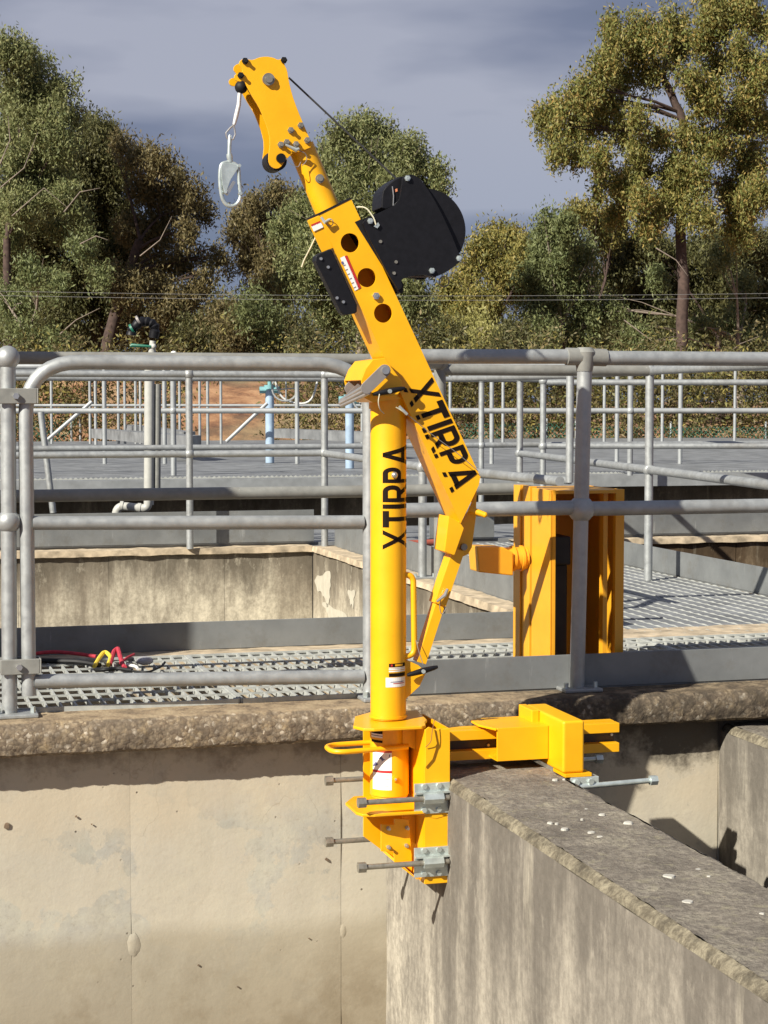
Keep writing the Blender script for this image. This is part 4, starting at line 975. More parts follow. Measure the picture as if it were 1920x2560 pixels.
def clip(poly, n, d):   # keep n.p <= d
    o = []
    for i in range(len(poly)):
        a, b = poly[i], poly[(i+1) % len(poly)]; da = a[0]*n[0]+a[1]*n[1]-d; db = b[0]*n[0]+b[1]*n[1]-d
        if da <= 0: o.append(a)
        if (da < 0) != (db < 0):
            t = da/(da-db); o.append((a[0]+(b[0]-a[0])*t, a[1]+(b[1]-a[1])*t))
    return o
LT = letters()
def text_quads(word, gap=.09):
    ws = [LT[c][1] for c in word]; tot = sum(ws)+gap*(len(word)-1); x = 0; res = []
    for c in word:
        qs, wd = LT[c]; out_ = []
        for p in qs:
            p = [(x+a*wd, b) for a, b in p]
            for cut in ((lambda s: clip(s, (0, 1), .11)), (lambda s: clip(s, (0, -1), -.18))):
                r_ = cut(p)
                if len(r_) >= 3: out_.append([(a/tot, b) for a, b in r_])
        res.append(out_); x += wd+gap
    return res
def decal(parent, mapper, word='XTIRPA'):
    for qs in text_quads(word):
        M = Mesh()
        for qd in qs:
            # subdivide along both directions by slicing in y for curved surfaces
            for k in range(10):
                s = clip(clip(qd, (0, 1), (k+1)/10), (0, -1), -k/10)
                if len(s) < 3: continue
                ar = sum(s[i][0]*s[(i+1) % len(s)][1]-s[(i+1) % len(s)][0]*s[i][1] for i in range(len(s)))
                if abs(ar) < 1e-7: continue
                M.add([mapper(*p) for p in s], [tuple(range(len(s)))])
        mk('letter', M, INK, parent)
z_lo = atv(971, 1374, VC-rM)[1]; z_hi = atv(971, 1112, VC-rM)[1]
def on_mast(a_deg, z, off=.0006):   # angle: 0 faces camera side (-v), positive to +u
    a = R(a_deg); return W(UM+(rM+off)*math.sin(a), VC-(rM+off)*math.cos(a), z)
decal(mast, lambda x, y: on_mast(66-100*y+ -0, z_lo+(z_hi-z_lo)*x))
# labels on the mast
def mast_label(pyt, pyb, a0, a1, m, off=.0006):
    z1 = atv(985, pyt, VC-rM)[1]; z0 = atv(985, pyb, VC-rM)[1]; M = Mesh(); n = 10
    M.add([on_mast(a0+(a1-a0)*i/n, z, off) for z in (z0, z1) for i in range(n+1)], [(i, i+1, n+2+i, n+1+i) for i in range(n)]); mk('label_strip', M, m, mast)
for a, b, m in ((1659, 1668, INK), (1669, 1671, WHITE), (1672, 1675, WHITE), (1677, 1680, WHITE), (1683, 1692, INK)): mast_label(a, b, -14, 50, m)
mast_label(1661, 1666, -8, -2, RED, .0009)
mast_label(1661, 1666, 6, 36, YEL, .0009)
mast_label(1694, 1718, -24, 52, WHITE)
mast_label(1704, 1706, -10, 40, BLUE, .0009); mast_label(1708, 1710, 0, 44, RED, .0009)
mk('mast_screw', ball(on_mast(4, atv(971, 1188, VC-rM)[1]), .009, 12, 8), STEEL, mast, smooth=True)
# grab handle
h0 = [WV(992, 1437, VC-.02), WV(1033, 1437, VC-.02), WV(1036, 1640, VC-.02), WV(992, 1641, VC-.02)]
mk('grab_handle', tube(arc(h0, .045, 8), .0082, 12), YEL, cr_, smooth=True)
def strip(a, b, v0, v1, t):    # plate along segment a-b (u,z), thickness t to the right-hand side
    dx, dz = b[0]-a[0], b[1]-a[1]; l = math.hypot(dx, dz); nx, nz_ = -dz/l*t, dx/l*t
    return plate([a, b, (b[0]+nx, b[1]+nz_), (a[0]+nx, a[1]+nz_)], v0, v1)
# mast head bracket
vf = -.552; hp = [(905, 948), (917, 920), (932, 901), (962, 894), (975, 912), (1002, 950), (1008, 968), (1000, 985), (1040, 1000), (1062, 1025), (1020, 1040), (960, 1010), (912, 992)]
mk('head_cheek', plate(pp([(903, 950), (914, 922), (931, 900), (963, 895), (980, 920), (1004, 952), (1006, 972), (990, 992), (912, 993)], -.575), -.575, -.569), YEL, cr_, bevel=.0012)
mk('head_cheek', plate(pp([(903, 950), (914, 922), (931, 900), (963, 895), (980, 920), (1004, 952), (1006, 972), (990, 992), (912, 993)], -.575), -.405, -.399), YEL, cr_, bevel=.0012)
for a_, b_ in (((903, 950), (914, 922)), ((914, 922), (931, 900)), ((931, 900), (963, 895))):
    mk('head_hood', strip(atv(*a_, -.575), atv(*b_, -.575), -.5688, -.4052, -.005), YEL, cr_)
mk('head_collar', tube([WV(971, 1022, VC), WV(971, 985, VC)], rM+.004, 32), YEL, cr_, smooth=True)
mk('head_flange', plate(pp([(908, 992), (934, 1006), (1006, 996), (990, 990)], -.575), -.568, -.41), YEL, cr_)
# crank handle (straddling plates)
def capsule(x0, y0, x1, y1, w, v):
    a = math.atan2(y1-y0, x1-x0); o = [(x0+w*math.cos(a+math.pi/2+math.pi*k/8), y0+w*math.sin(a+math.pi/2+math.pi*k/8)) for k in range(9)]
    o += [(x1+w*math.cos(a-math.pi/2+math.pi*k/8), y1+w*math.sin(a-math.pi/2+math.pi*k/8)) for k in range(9)]
    return pp(o, v)
ly = thing('lever_tmp', 'x', None, (0, 0, 0)); bpy.data.objects.remove(ly)
lev = capsule(962, 926, 917, 970, 15, -.60)
lv = mk('release_lever', plate(lev, -.600, -.596), GREYP, cr_, bevel=.001)
mk('lever_arm', plate(lev, -.436, -.432), GREYP, lv, bevel=.001)
lo = atv(917, 970, -.60); hi = atv(962, 926, -.60)
for (x0_, y0_, x1_, y1_) in ((912, 966, 852, 1002), (916, 974, 850, 1008), (922, 982, 853, 1014)):
    mk('grip_rod', tube([WV(x0_, y0_, -.594), WV(x1_, y1_, -.52)], .0055, 10), STEEL, lv, smooth=True)
mk('grip_web', plate(pp([(905, 950), (958, 906), (950, 935), (918, 980), (852, 1012), (850, 1000)], -.50), -.502, -.498), GREYP, lv)
mk('pivot_bolt', cyl_v(hi[0], hi[1], -.611, -.39, .010, 12), STEEL, cr_, smooth=True)
# locking knobs with cords
def knob(x0, y0, x1, y1, v, par):
    a = WV(x0, y0, v); b = WV(x1, y1, v); k = mk('locking_knob', tube([a, a.lerp(b, .12), a.lerp(b, .5), a.lerp(b, .88), b], [.004, .0062, .0085, .0062, .004], 10), BLACK, par, smooth=True)
    c = a.lerp(b, .5); u, vv = Fc(c.x, c.y); mk('screw', tube([W(u, v-.012, c.z), W(u, v+.06, c.z)], .0055, 8), ZINC, k, smooth=True)
    return k
knob(932, 986, 1012, 970, -.592, cr_); 
def cord(pts, par, m=CORD, r=.0014, v=None):
    return mk('tether_cord', tube(arc([WV(*p) for p in pts], .02, 5), r, 6), m, par, smooth=True)
cord([(949, 985, -.60), (945, 1005, -.60), (950, 1025, -.59), (960, 1034, -.57)], cr_)
pin = mk('quick_pin', tube([WV(998, 1016, -.60), WV(1018, 1036, -.60)], .0038, 8), ZINC, cr_, smooth=True)
cord([(1018, 1036, -.60), (1050, 1062, -.59), (1078, 1085, -.585), (1140, 1130, -.585), (1196, 1178, -.58)], cr_, GREYP, .0010)
cord([(990, 1018, -.60), (1000, 1024, -.60), (1018, 1036, -.60)], cr_)

# --- jib
VF, VR = -.540, -.422
jb = [(770, 552), (878, 498), (1201, 1192), (1197, 1214), (1153, 1308)]
hol = [(875, 607), (917, 694), (958, 783)]
ff = pp([(795, 541+0), (878, 498), (1201, 1192), (1197, 1214), (1152, 1308), (1035, 1062), (827, 622)], VF)
holes = []
for (x, y) in hol:
    u, z = atv(x, y, VF); holes.append(circ(u, z, .0245, 28))
# true outline of the side: left edge of the front plate runs 795,553 -> 1152,1308
L0 = atv(796, 539, VF); L1 = atv(1152, 1308, VF); R0 = atv(878, 498, VF); R1 = atv(1201, 1192, VF); R2 = atv(1197, 1214, VF)
out_poly = [L0, R0, R1, R2, L1]
th_ = .006
jib = mk('jib_front_plate', plate(out_poly, VF, VF+th_, holes), YEL, cr_, bevel=.0010)
mk('jib_back_plate', plate(out_poly, VR-th_, VR), YEL, cr_)
g1 = .0005
mk('jib_underside', strip(L0, L1, VF+th_+g1, VR-th_-g1, .005), YEL, cr_)
mk('jib_topside', strip(R1, R0, VF+th_+g1, VR-th_-g1, .005), YEL, cr_)
mk('jib_end', merge(strip(R2, R1, VF+th_+g1, VR-th_-g1, .004), strip(L1, R2, VF+th_+g1, VR-th_-g1, .004)), YEL, cr_)
# lettering along the jib
A0 = atv(1005, 968, VF); A1 = atv(1128, 1232, VF)
exu, exz = (A1[0]-A0[0]), (A1[1]-A0[1]); eh0 = atv(1028, 1010, VF); eh1 = atv(1100, 985, VF); ehu, ehz = (eh1[0]-eh0[0])*1.03, (eh1[1]-eh0[1])*1.03
decal(jib, lambda x, y: W(A0[0]+exu*x+ehu*y, VF-.0014, A0[1]+exz*x+ehz*y))
# jib label: white strip with red band
def quad_label(pts, v, m, par, off=.001): mk('label_strip', plate(pp(pts, v), v-off-.0003, v-off), m, par)
quad_label([(850, 645), (861, 640), (898, 721), (887, 727)], VF, WHITE, jib, .0012)
quad_label([(861, 641), (867, 638), (902, 719), (896, 723)], VF, RED, jib, .0012)
quad_label([(852, 655), (857, 653), (860, 660), (855, 662)], VF, BLUE, jib, .0018)
for k in range(6):
    x, y = 857+k*5.2, 664+k*11; quad_label([(x, y), (x+6, y-3), (x+7, y-1), (x+1, y+2)], VF, GREYP, jib, .0018)
quad_label([(778, 566), (802, 556), (808, 568), (784, 579)], VF, WHITE, jib, .0016)
quad_label([(777, 562), (800, 552), (802, 557), (779, 567)], VF, RED, jib, .0016)
# top end cap and insert
mk('jib_end_cap', strip(L0, R0, VF-.001, VR+.001, .005), BLACK2, cr_)
# side saddle on left of the box top
S0 = atv(770, 552, VF+.03)
mk('side_saddle', plate(pp([(769, 552), (797, 539), (833, 620), (806, 631)], VF+.001), VF+.001, VF+.008), YEL, cr_, bevel=.001)
# round telescopic tube
ax0 = atv(816, 519, VC); ax1 = atv(752, 366, VC)
tb = mk('jib_tube', tube([W(ax0[0]+ (ax0[0]-ax1[0])*.3, VC, ax0[1]+(ax0[1]-ax1[1])*.3), W(ax1[0], VC, ax1[1])], .0335, 36), YEL, cr_, smooth=True)
bx = atv(799, 447, VC-.034); mk('tube_bolt', merge(tube([W(bx[0], VC-.038, bx[1]), W(bx[0], VC-.028, bx[1])], .0115, 20), tube([W(bx[0], VC-.043, bx[1]), W(bx[0], VC-.037, bx[1])], .0072, 12)), ROD, cr_, smooth=True)
# head plates
H = [(604, 170), (597, 162), (600, 151), (611, 146), (622, 149), (633, 150), (648, 143), (667, 141), (684, 144), (695, 150), (706, 146), (712, 150), (711, 162), (718, 175), (721, 196), (726, 219), (735, 251), (754, 299), (775, 348), (783, 366), (756, 377), (728, 384), (723, 392), (712, 402), (705, 415), (695, 422), (682, 420), (673, 410), (671, 392), (676, 352), (669, 320), (657, 289), (648, 268), (629, 238), (616, 213), (610, 200), (601, 204), (590, 202), (585, 192), (590, 184), (602, 182), (607, 178)]
VH = VC-.036
for k, (va, vb2) in enumerate(((VH-.006, VH), (VC+.030, VC+.036))):
    hp_ = mk('head_plate', plate(smoothpoly(pp(H, VH-.006), 1), va, vb2), YEL, cr_, bevel=.0012)
    if k == 0: HP = hp_
c = atv(663, 204, VC); mk('top_sheave', merge(cyl_v(c[0], c[1], VC-.022, VC+.022, .046, 36)), BLACK2, cr_, smooth=True)
c = atv(669, 200, VH); mk('sheave_bolt', merge(cyl_v(c[0], c[1], VH-.014, VH-.006, .0155, 24), cyl_v(c[0], c[1], VH-.019, VH-.013, .0095, 12)), ROD, cr_, smooth=True)
c = atv(686, 404, VC); mk('lower_roller', cyl_v(c[0]-.0, c[1], VC-.028, VC+.028, .0265, 32), BLACK2, cr_, smooth=True)
c = atv(700, 397, VH); mk('roller_bolt', merge(cyl_v(c[0], c[1], VH-.016, VH-.006, .012, 18)), BLACK, cr_, smooth=True)
for (x, y) in ((750, 315), (725, 327), (766, 352), (700, 363), (715, 357), (738, 362), (611, 154), (708, 152), (600, 190)):
    c = atv(x, y, VH); b_ = mk('bolt', merge(cyl_v(c[0], c[1], VH-.020, VH-.006, .0048, 10), cyl_v(c[0], c[1], VH-.012, VH-.0055, .0085, 6)), ROD if y > 200 else BLACK2, cr_, smooth=True)
cb_ = atv(603, 218, VC); stopper = mk('rubber_stop', ball(W(cb_[0], VC, cb_[1]), .0165, 18, 12), BLACK2, cr_, smooth=True)
# retaining pin below head plate with tether
mk('retaining_pin', tube([WV(714, 362, VH-.02), WV(740, 375, VH-.02), WV(748, 372, VH-.02)], [.003, .006, .0035], 8), ZINC, cr_, smooth=True)
cord([(740, 373, VH-.02), (766, 384, VH-.015), (768, 402, VH-.01), (755, 414, VH-.008)], cr_, GREYP, .0012)
cord([(715, 395, VH-.02), (724, 408, VH-.02), (745, 420, VH-.015), (752, 405, VH-.01)], cr_, STEEL, .001)
# pin near box top
mk('retaining_pin', tube([WV(803, 543, VF-.012), WV(812, 556, VF-.014), WV(826, 548, VF-.014)], [.004, .005, .003], 8), ZINC, cr_, smooth=True)
mk('pin_ring', tube([WV(824+9*math.cos(k), 562+9*math.sin(k)-6, VF-.006-.004*math.cos(k)) for k in np.linspace(0, 6.28, 18)], .0012, 6), GREYP, cr_, smooth=True)
mk('box_bolt', merge(hexbolt(*atv(939, 740, VF), VF, .0095, .008, 6), hexbolt(*atv(939, 740, VF), VF-.006, .0045, .004, 12)), STEEL, cr_)
cord([(790, 590, VR), (776, 620, VR), (760, 650, VR), (754, 668, VR)], cr_, CORD, .0018)
# left black winch bracket
bp_ = mk('bracket_plate', plate(pp([(789, 640), (797, 634), (822, 623), (830, 624), (893, 762), (893, 780), (886, 784), (860, 788), (852, 780), (788, 652)], VF-.004), VF-.004, VF+.03), BLACK, cr_, bevel=.003)
for q in ((802, 647), (820, 668), (858, 755), (842, 745)): mk('bolt', hexbolt(*atv(*q, VF-.004), VF-.004, .004, .004, 8), STEEL, bp_)
# --- winch: housing, drum, bolts
wn = mk('winch', plate(smoothpoly(pp([(904, 562), (912, 549), (944, 534), (996, 509), (1003, 470), (1006, 443), (1020, 436), (1035, 438), (1048, 446), (1064, 466), (1092, 512), (1124, 578), (1146, 634), (1155, 643), (1151, 653), (1127, 673), (1098, 689), (1080, 693), (1053, 686), (1014, 693), (1001, 701), (1006, 718), (992, 728)], -.552), 1), -.556, -.545), BLACK, cr_, bevel=.0015)
wn['label'] = 'black retrieval winch with round drum bolted to the jib'
mk('rear_plate', plate(smoothpoly(pp([(904, 562), (912, 549), (944, 534), (996, 509), (1003, 470), (1006, 443), (1020, 436), (1035, 438), (1048, 446), (1064, 466), (1092, 512), (1124, 578), (1146, 634), (1155, 643), (1151, 653), (1127, 673), (1098, 689), (1080, 693), (1053, 686), (1014, 693), (1001, 701), (1006, 718), (992, 728)], -.552), 1), -.44, -.43), BLACK, wn)
mk('mounting_bracket', plate(pp([(884, 556), (902, 548), (1006, 712), (1003, 733), (995, 733)], -.53), -.543, -.42), BLACK2, wn)
c = atv(1054, 579, -.50); drum = mk('drum_cover', cyl_v(c[0], c[1], -.540, -.441, .1075, 64), BLACK, wn, smooth=True)
mk('drum_rim', tube([W(c[0]+.109*math.cos(k), -.49, c[1]+.109*math.sin(k)) for k in np.linspace(-1.2, 1.3, 40)], .0035, 8), BLACK2, wn, smooth=True)
mk('cable_guide', plate(smoothpoly(pp([(951, 530), (953, 490), (957, 473), (980, 452), (1002, 440), (1012, 446), (1004, 508)], -.53), 1), -.538, -.442), BLACK, wn, bevel=.003)
mk('guide_edge', tube([WV(981, 466, -.541), WV(984, 490, -.541), WV(983, 514, -.541)], .0016, 6), STEEL, wn, smooth=True)
mk('warning_mark', plate(pp([(988, 473), (993, 471), (994, 478), (989, 480)], -.5395), -.5395, -.539), simple('orange_print', (.7, .25, .12), .5), wn)
for (x, y) in ((1018, 446), (925, 553), (1147, 646), (1079, 677)):
    c2 = atv(x, y, -.556); mk('bolt', merge(hexbolt(c2[0], c2[1], -.556, .0078, .006, 6), cyl_v(c2[0], c2[1], -.564, -.560, .0045, 10)), ZINC, wn)
for (x, y) in ((951, 604), (985, 683), (990, 655)):
    c2 = atv(x, y, -.556); mk('screw', hexbolt(c2[0], c2[1], -.556, .0042, .003, 10), ROD, wn)
mk('tag_clip', plate(pp([(934, 566), (945, 556), (949, 563), (943, 571)], -.560), -.562, -.560), ZINC, wn)
mk('tether_cord', tube(arc([WV(889, 518, -.53), WV(915, 517, -.55), WV(935, 545, -.56), WV(940, 562, -.562)], .05, 8), .0019, 6), CORD, wn, smooth=True)
mk('lower_lever', merge(tube([WV(1018, 691, -.49), WV(1090, 692, -.49)], .0025, 6), tube([WV(1110+12*math.cos(k), 704+13*math.sin(k), -.49) for k in np.linspace(0, 6.28, 20)], .0016, 6)), GREYP, wn, smooth=True)
# --- cable
mk('winch_cable', tube([WV(990, 446, VC), WV(722, 194, VC)], .0026, 8), simple('wire_rope', (.06, .06, .06), .5, .4), cr_, smooth=True)
# --- rest peg and strut
mk('rest_peg', merge(tube([WV(1172, 1273, VC-.03), WV(1212, 1287, VC-.05)], [.0100, .0075], 14), ball(WV(1212, 1287, VC-.05), .0078, 12, 8)), YEL, cr_, smooth=True)
mk('strut_clevis', plate(pp([(1152, 1309), (1172, 1276), (1192, 1226), (1190, 1292), (1180, 1368), (1170, 1386), (1156, 1392), (1137, 1386), (1160, 1318)], VC-.012), VC-.012, VC-.006), YEL, cr_, bevel=.001)
mk('strut_clevis', plate(pp([(1122, 1290), (1150, 1305), (1160, 1320), (1137, 1386), (1134, 1388), (1111, 1379)], VC-.052), VC-.052, VC+.04), YEL, cr_, bevel=.0015)
c2 = atv(1158, 1367, VC-.014); mk('clevis_bolt', hexbolt(c2[0], c2[1], VC-.014, .009, .010, 12), ROD, cr_)
def bar2(p, q, w, v0, v1):  # rectangular bar between pixel centres measured on plane v0
    a = atv(*p, v0); b = atv(*q, v0); dx, dz = b[0]-a[0], b[1]-a[1]; l = math.hypot(dx, dz); nx, nz_ = -dz/l*w/2, dx/l*w/2
    return plate([(a[0]+nx, a[1]+nz_), (b[0]+nx, b[1]+nz_), (b[0]-nx, b[1]-nz_), (a[0]-nx, a[1]-nz_)], v0, v1)
mk('strut_sleeve', bar2((1148, 1374), (1101, 1512), .0325, VC-.026, VC+.030), YEL, cr_, bevel=.0015)
mk('strut_bar', bar2((1101, 1512), (1054, 1658), .0255, VC-.020, VC+.022), YEL, cr_, bevel=.0015)
mk('strut_pin', tube([WV(1092, 1504, VC-.035), WV(1112, 1488, VC-.035), WV(1119, 1472, VC-.035)], [.003, .0055, .004], 8), STEEL, cr_, smooth=True)
cord([(1103, 1496, VC-.035), (1098, 1515, VC-.03), (1104, 1540, VC-.025), (1116, 1520, VC-.03)], cr_, GREYP, .0012)
mk('strut_gusset', plate(pp([(1006, 1655), (1022, 1652), (1046, 1663), (1066, 1680), (1049, 1716), (1012, 1750), (1004, 1750)], VC-.022), VC-.022, VC-.016), YEL, cr_, bevel=.001)
mk('strut_gusset', plate(pp([(1006, 1655), (1022, 1652), (1046, 1663), (1070, 1680), (1054, 1716), (1012, 1750), (1004, 1750)], VC-.022), VC+.020, VC+.026), YEL, cr_, bevel=.001)
knob(1018, 1688, 1094, 1667, VC-.040, cr_)
cord([(1058, 1662, VC-.045), (1048, 1632, VC-.04), (1040, 1600, VC-.03)], cr_, GREYP, .001)

# ================================================================ SNAP HOOK
hk = thing('snap_hook', 'silver snap hook hanging on its short cable from the tip of the yellow jib', 'hook', WV(600, 232, VC))
mk('cable_ferrule', tube([WV(599, 233, VC), WV(597, 262, VC), WV(590, 292, VC), WV(585, 312, VC)], [.0050, .0055, .0058, .0042], 12), simple('pale_sleeve', (.72, .70, .68), .4, .3), hk, smooth=True)
mk('thimble', tube([WV(x, y, VC) for x, y in ((585, 312), (575, 320), (565, 332), (567, 344), (574, 350), (583, 348), (588, 336), (586, 322), (583, 310))], .0024, 8), STEEL, hk, smooth=True)
sw = mk('swivel', merge(tube([WV(575, 338, VC), WV(574, 350, VC), WV(573, 385, VC)], [.003, .0052, .0050], 10), tube([WV(573, 385, VC), WV(574, 392, VC), WV(576, 405, VC)], [.0075, .0080, .0062], 12)), ZINC, hk, smooth=True)
ringp = [(552, 412), (549, 440), (552, 480), (557, 500), (566, 513), (579, 517), (592, 511), (600, 499), (602, 482), (599, 470), (597, 440), (596, 420), (590, 411), (575, 405), (560, 407)]
pr_ = smoothpoly([tuple(WV(x, y, VC)) [0:1]+(WV(x, y, VC).z,) for x, y in ringp], 2)
def closed_ring(pts, v, r): 
    q = smoothpoly(pp(pts, v), 2); q = q+[q[0]]; return tube([W(a, v, b) for a, b in q], r*.85, 10)
mk('hook_body', closed_ring(ringp, VC, .0058), ZINC, hk, smooth=True)
mk('hook_plate', plate(smoothpoly(pp([(551, 412), (560, 408), (590, 411), (596, 420), (590, 428), (582, 440), (574, 452), (566, 478), (561, 484), (556, 470), (552, 440)], VC), 1), VC-.0075, VC+.0075), ZINC, hk, bevel=.0015)
mk('gate_latch', plate(pp([(562, 484), (582, 452), (588, 456), (569, 489)], VC), VC-.008, VC+.008), STEEL, hk, bevel=.001)
for x, y in ((597, 415), (600, 484), (562, 480)): mk('rivet', cyl_v(*atv(x, y, VC), VC-.010, VC+.010, .0045, 12), ZINC, hk, smooth=True)

# ================================================================ WALL CLAMP ADAPTOR
wc = thing('wall_clamp', 'yellow clamp-on base adaptor gripping the dividing wall, holding the crane mast', 'clamp', W(-.6, -.5, -.1))
# socket sleeve
uS = UM+.003
sk = mk('socket', merge(tube([W(uS, VC, .028), W(uS, VC, -.172)], rM+.0045, 40, False)), YEL, wc, smooth=True)
mk('socket_lower', tube([W(uS, VC, .0), W(uS, VC, -.178)], rM+.001, 40), YEL, sk, smooth=True)
zp = .030
def hplate(uv, z0, z1, m=YEL, nm='plate', bev=.002, par=None):
    n = len(uv); M = Mesh(); M.add([W(a, b, z0) for a, b in uv]+[W(a, b, z1) for a, b in uv], [tuple(range(n-1, -1, -1)), tuple(range(n, 2*n))]+[(i, (i+1) % n, n+(i+1) % n, n+i) for i in range(n)])
    return mk(nm, M, m, par or wc, bevel=bev)
hplate([(-.842, -.56), (-.825, -.602), (-.80, -.612), (-.672, -.612), (-.658, -.600), (-.648, -.560), (-.630, -.52), (-.612, -.37), (-.66, -.37), (-.72, -.345), (-.80, -.42)], zp-.010, zp-.002, nm='top_flange')
hplate([(-.842, -.585), (-.832, -.612), (-.80, -.622), (-.664, -.622), (-.664, -.40), (-.80, -.40), (-.84, -.47)], -.200, -.192, nm='bottom_flange')
# channel column
mk('front_flange', plate([(-.664, .018), (-.596, .018), (-.596, -.388), (-.664, -.388)], -.612, -.604), YEL, wc, bevel=.0015)
mk('corner_gusset', plate([(-.664, .020), (-.655, .026), (-.640, .020), (-.632, -.02), (-.645, -.06), (-.664, -.08)], -.6175, -.6135), YEL, wc, bevel=.001)
mk('column_web', plate([(-.664, .018), (-.659, .018), (-.659, -.388), (-.664, -.388)], -.6035, -.39), YEL, wc)
mk('inner_plate', plate([(-.60, .018), (-.596, .018), (-.596, -.388), (-.60, -.388)], -.6035, -.39), YEL, wc)
mk('back_plate', plate([(-.775, .018), (-.6645, .018), (-.6645, -.388), (-.70, -.36), (-.775, -.30)], -.415, -.407), YEL, wc, bevel=.001)
mk('rear_flange', plate([(-.664, .018), (-.596, .018), (-.596, -.388), (-.664, -.388)], -.389, -.381), YEL, wc)
mk('bottom_cap', plate([(-.720, -.338), (-.6645, -.3885), (-.6645, -.392), (-.722, -.345)], -.55, -.407), YEL, wc)
mk('bottom_lip', box(-.664, -.596, -.6035, -.39, -.3875, -.380), YEL, wc)
mk('side_rib', plate([(-.70, .012), (-.6645, .012), (-.6645, -.05), (-.70, -.03)], -.53, -.525), YEL, wc)
mk('lower_rib', plate([(-.70, -.205), (-.6645, -.205), (-.6645, -.30), (-.70, -.28)], -.53, -.525), YEL, wc)
lp = mk('bolt_plate', plate(pp([(952, 2060), (985, 2061), (985, 2046), (1022, 2048), (1030, 2160), (985, 2155), (984, 2128), (952, 2128)], -.56), -.563, -.557), YEL, wc, bevel=.001)
for q in ((970, 2070), (1017, 2069), (970, 2117), (1015, 2113)): mk('bolt', merge(hexbolt(*atv(*q, -.563), -.563, .0055, .005), cyl_v(*atv(*q, -.563), -.578, -.56, .0038, 8)), STEEL, lp)
# loop handle
zl = atv(910, 1878, -.56)[1]
mk('loop_handle', tube(arc([W(-.70, -.535, zl), W(-.895, -.56, zl), W(-.895, -.455, zl), W(-.75, -.445, zl)], .045, 8), .0068, 12), YEL, wc, smooth=True)
mk('handle_boss', tube([W(-.72, -.53, zl), W(-.685, -.527, zl)], .0085, 12), YEL, wc, smooth=True)
# warning label on the socket
def sock_label(pyt, pyb, a0, a1, m, off=.0008, par=None):
    rs = rM+.0045; z1 = atv(945, pyt, VC-rs)[1]; z0 = atv(945, pyb, VC-rs)[1]; M = Mesh(); n = 8
    def q(a, z): a = R(a); return W(uS+(rs+off)*math.sin(a), VC-(rs+off)*math.cos(a), z)
    M.add([q(a0+(a1-a0)*i/n, z) for z in (z0, z1) for i in range(n+1)], [(i, i+1, n+2+i, n+1+i) for i in range(n)]); return mk('label_strip', M, m, sk)
sock_label(1879, 1978, -72, -9, WHITE)
sock_label(1879, 1884, -72, -9, RED, .0012); sock_label(1929, 1935, -72, -9, RED, .0012)
sock_label(1830, 1838, -80, -36, INK); sock_label(1838, 1848, -80, -36, WHITE); sock_label(1842, 1843.5, -80, -36, INK, .0012); sock_label(1854, 1860, -80, -36, INK)
M = Mesh(); rs = rM+.0045+.0014
def qs(a, py): a = R(a); return W(uS+rs*math.sin(a), VC-rs*math.cos(a), atv(945, py, VC-rs)[1])
M.add([qs(-70, 1918), qs(-60, 1910), qs(-42, 1894), qs(-14, 1888), qs(-14, 1894), qs(-34, 1904), qs(-55, 1918), qs(-70, 1922)], [(0, 1, 6, 7), (1, 2, 5, 6), (2, 3, 4, 5)]); mk('label_drawing', M, BLUE, sk)
for k in range(4): sock_label(1940+k*9, 1942+k*9, -60, -18, simple('pale_grey_print', (.5, .5, .5), .5), .0012)
c2 = atv(986, 1946, VC-.05); mk('grub_screw', merge(tube([W(c2[0], VC-.056, c2[1]), W(c2[0], VC-.03, c2[1])], .008, 12), tube([W(c2[0], VC-.062, c2[1]), W(c2[0], VC-.055, c2[1])], .0045, 6)), YEL, wc, smooth=True)
mk('screw', hexbolt(c2[0], c2[1], VC-.061, .003, .002, 8), ZINC, wc)
# jacking bolts
def jack(uh, ut, v, z, sgn=1, nut=True, rodm=ROD, plate_side=-.612):
    j = mk('jack_bolt', merge(tube([W(uh, v, z), W(ut, v, z)], .0072, 16), remat(tube([W(uh-.011*sgn, v, z), W(uh+.010*sgn, v, z)], .0138, 6), 0)), rodm, wc, smooth=True)
    if nut:
        mk('coupling_nut', tube([W(ut-.069*sgn, v, z), W(ut-.016*sgn, v, z)], .0145, 6), ZINC, j)
    return j
for z, pz in ((-.158, (-.121, -.201)), (-.326, (-.289, -.367))):
    jack(-.838, -.6045, -.632, z)
    b_ = mk('zinc_bracket', plate([(-.694, pz[0]), (-.5975, pz[0]), (-.5975, pz[1]), (-.694, pz[1])], -.6185, -.6135), ZINC, wc, bevel=.001)
    mk('bracket_ledge', box(-.694, -.5975, -.632, -.6186, z+.012, z+.016), ZINC, b_)
    for du in (.018, .058):
        for dz in (.030, -.032):
            mk('nut', hexbolt(-.694+du+.008, z+dz, -.6185, .0072, .006), ZINC, b_)
    jack(-.853, -.6045, -.345, z)
    mk('zinc_bracket', plate([(-.694, pz[0]), (-.5975, pz[0]), (-.5975, pz[1]), (-.694, pz[1])], -.380, -.375), ZINC, wc)
mk('drip_lug', plate([(-.655, -.201), (-.60, -.201), (-.60, -.208), (-.635, -.216), (-.655, -.210)], -.6135, -.6125), YEL, wc)
# bars over the wall
for (z0, z1) in ((-.042, -.016), (-.096, -.071)):
    mk('slide_bar', box(-.5955, -.063, -.475, -.445, z0, z1), YEL, wc, bevel=.001)
mk('slot_web', box(-.5955, -.066, -.444, -.438, -.090, -.020), simple('dark_slot_web', (.05, .035, .02), .5), wc)
mk('slide_bar', box(-.5955, -.063, -.437, -.407, -.042, -.016), YEL, wc); mk('slide_bar', box(-.5955, -.063, -.437, -.407, -.096, -.071), YEL, wc)
for x, y in ((1220, 1862), (1528, 1836)): mk('bolt', hexbolt(*atv(x, y, -.444), -.444, .004, .005), STEEL, wc)
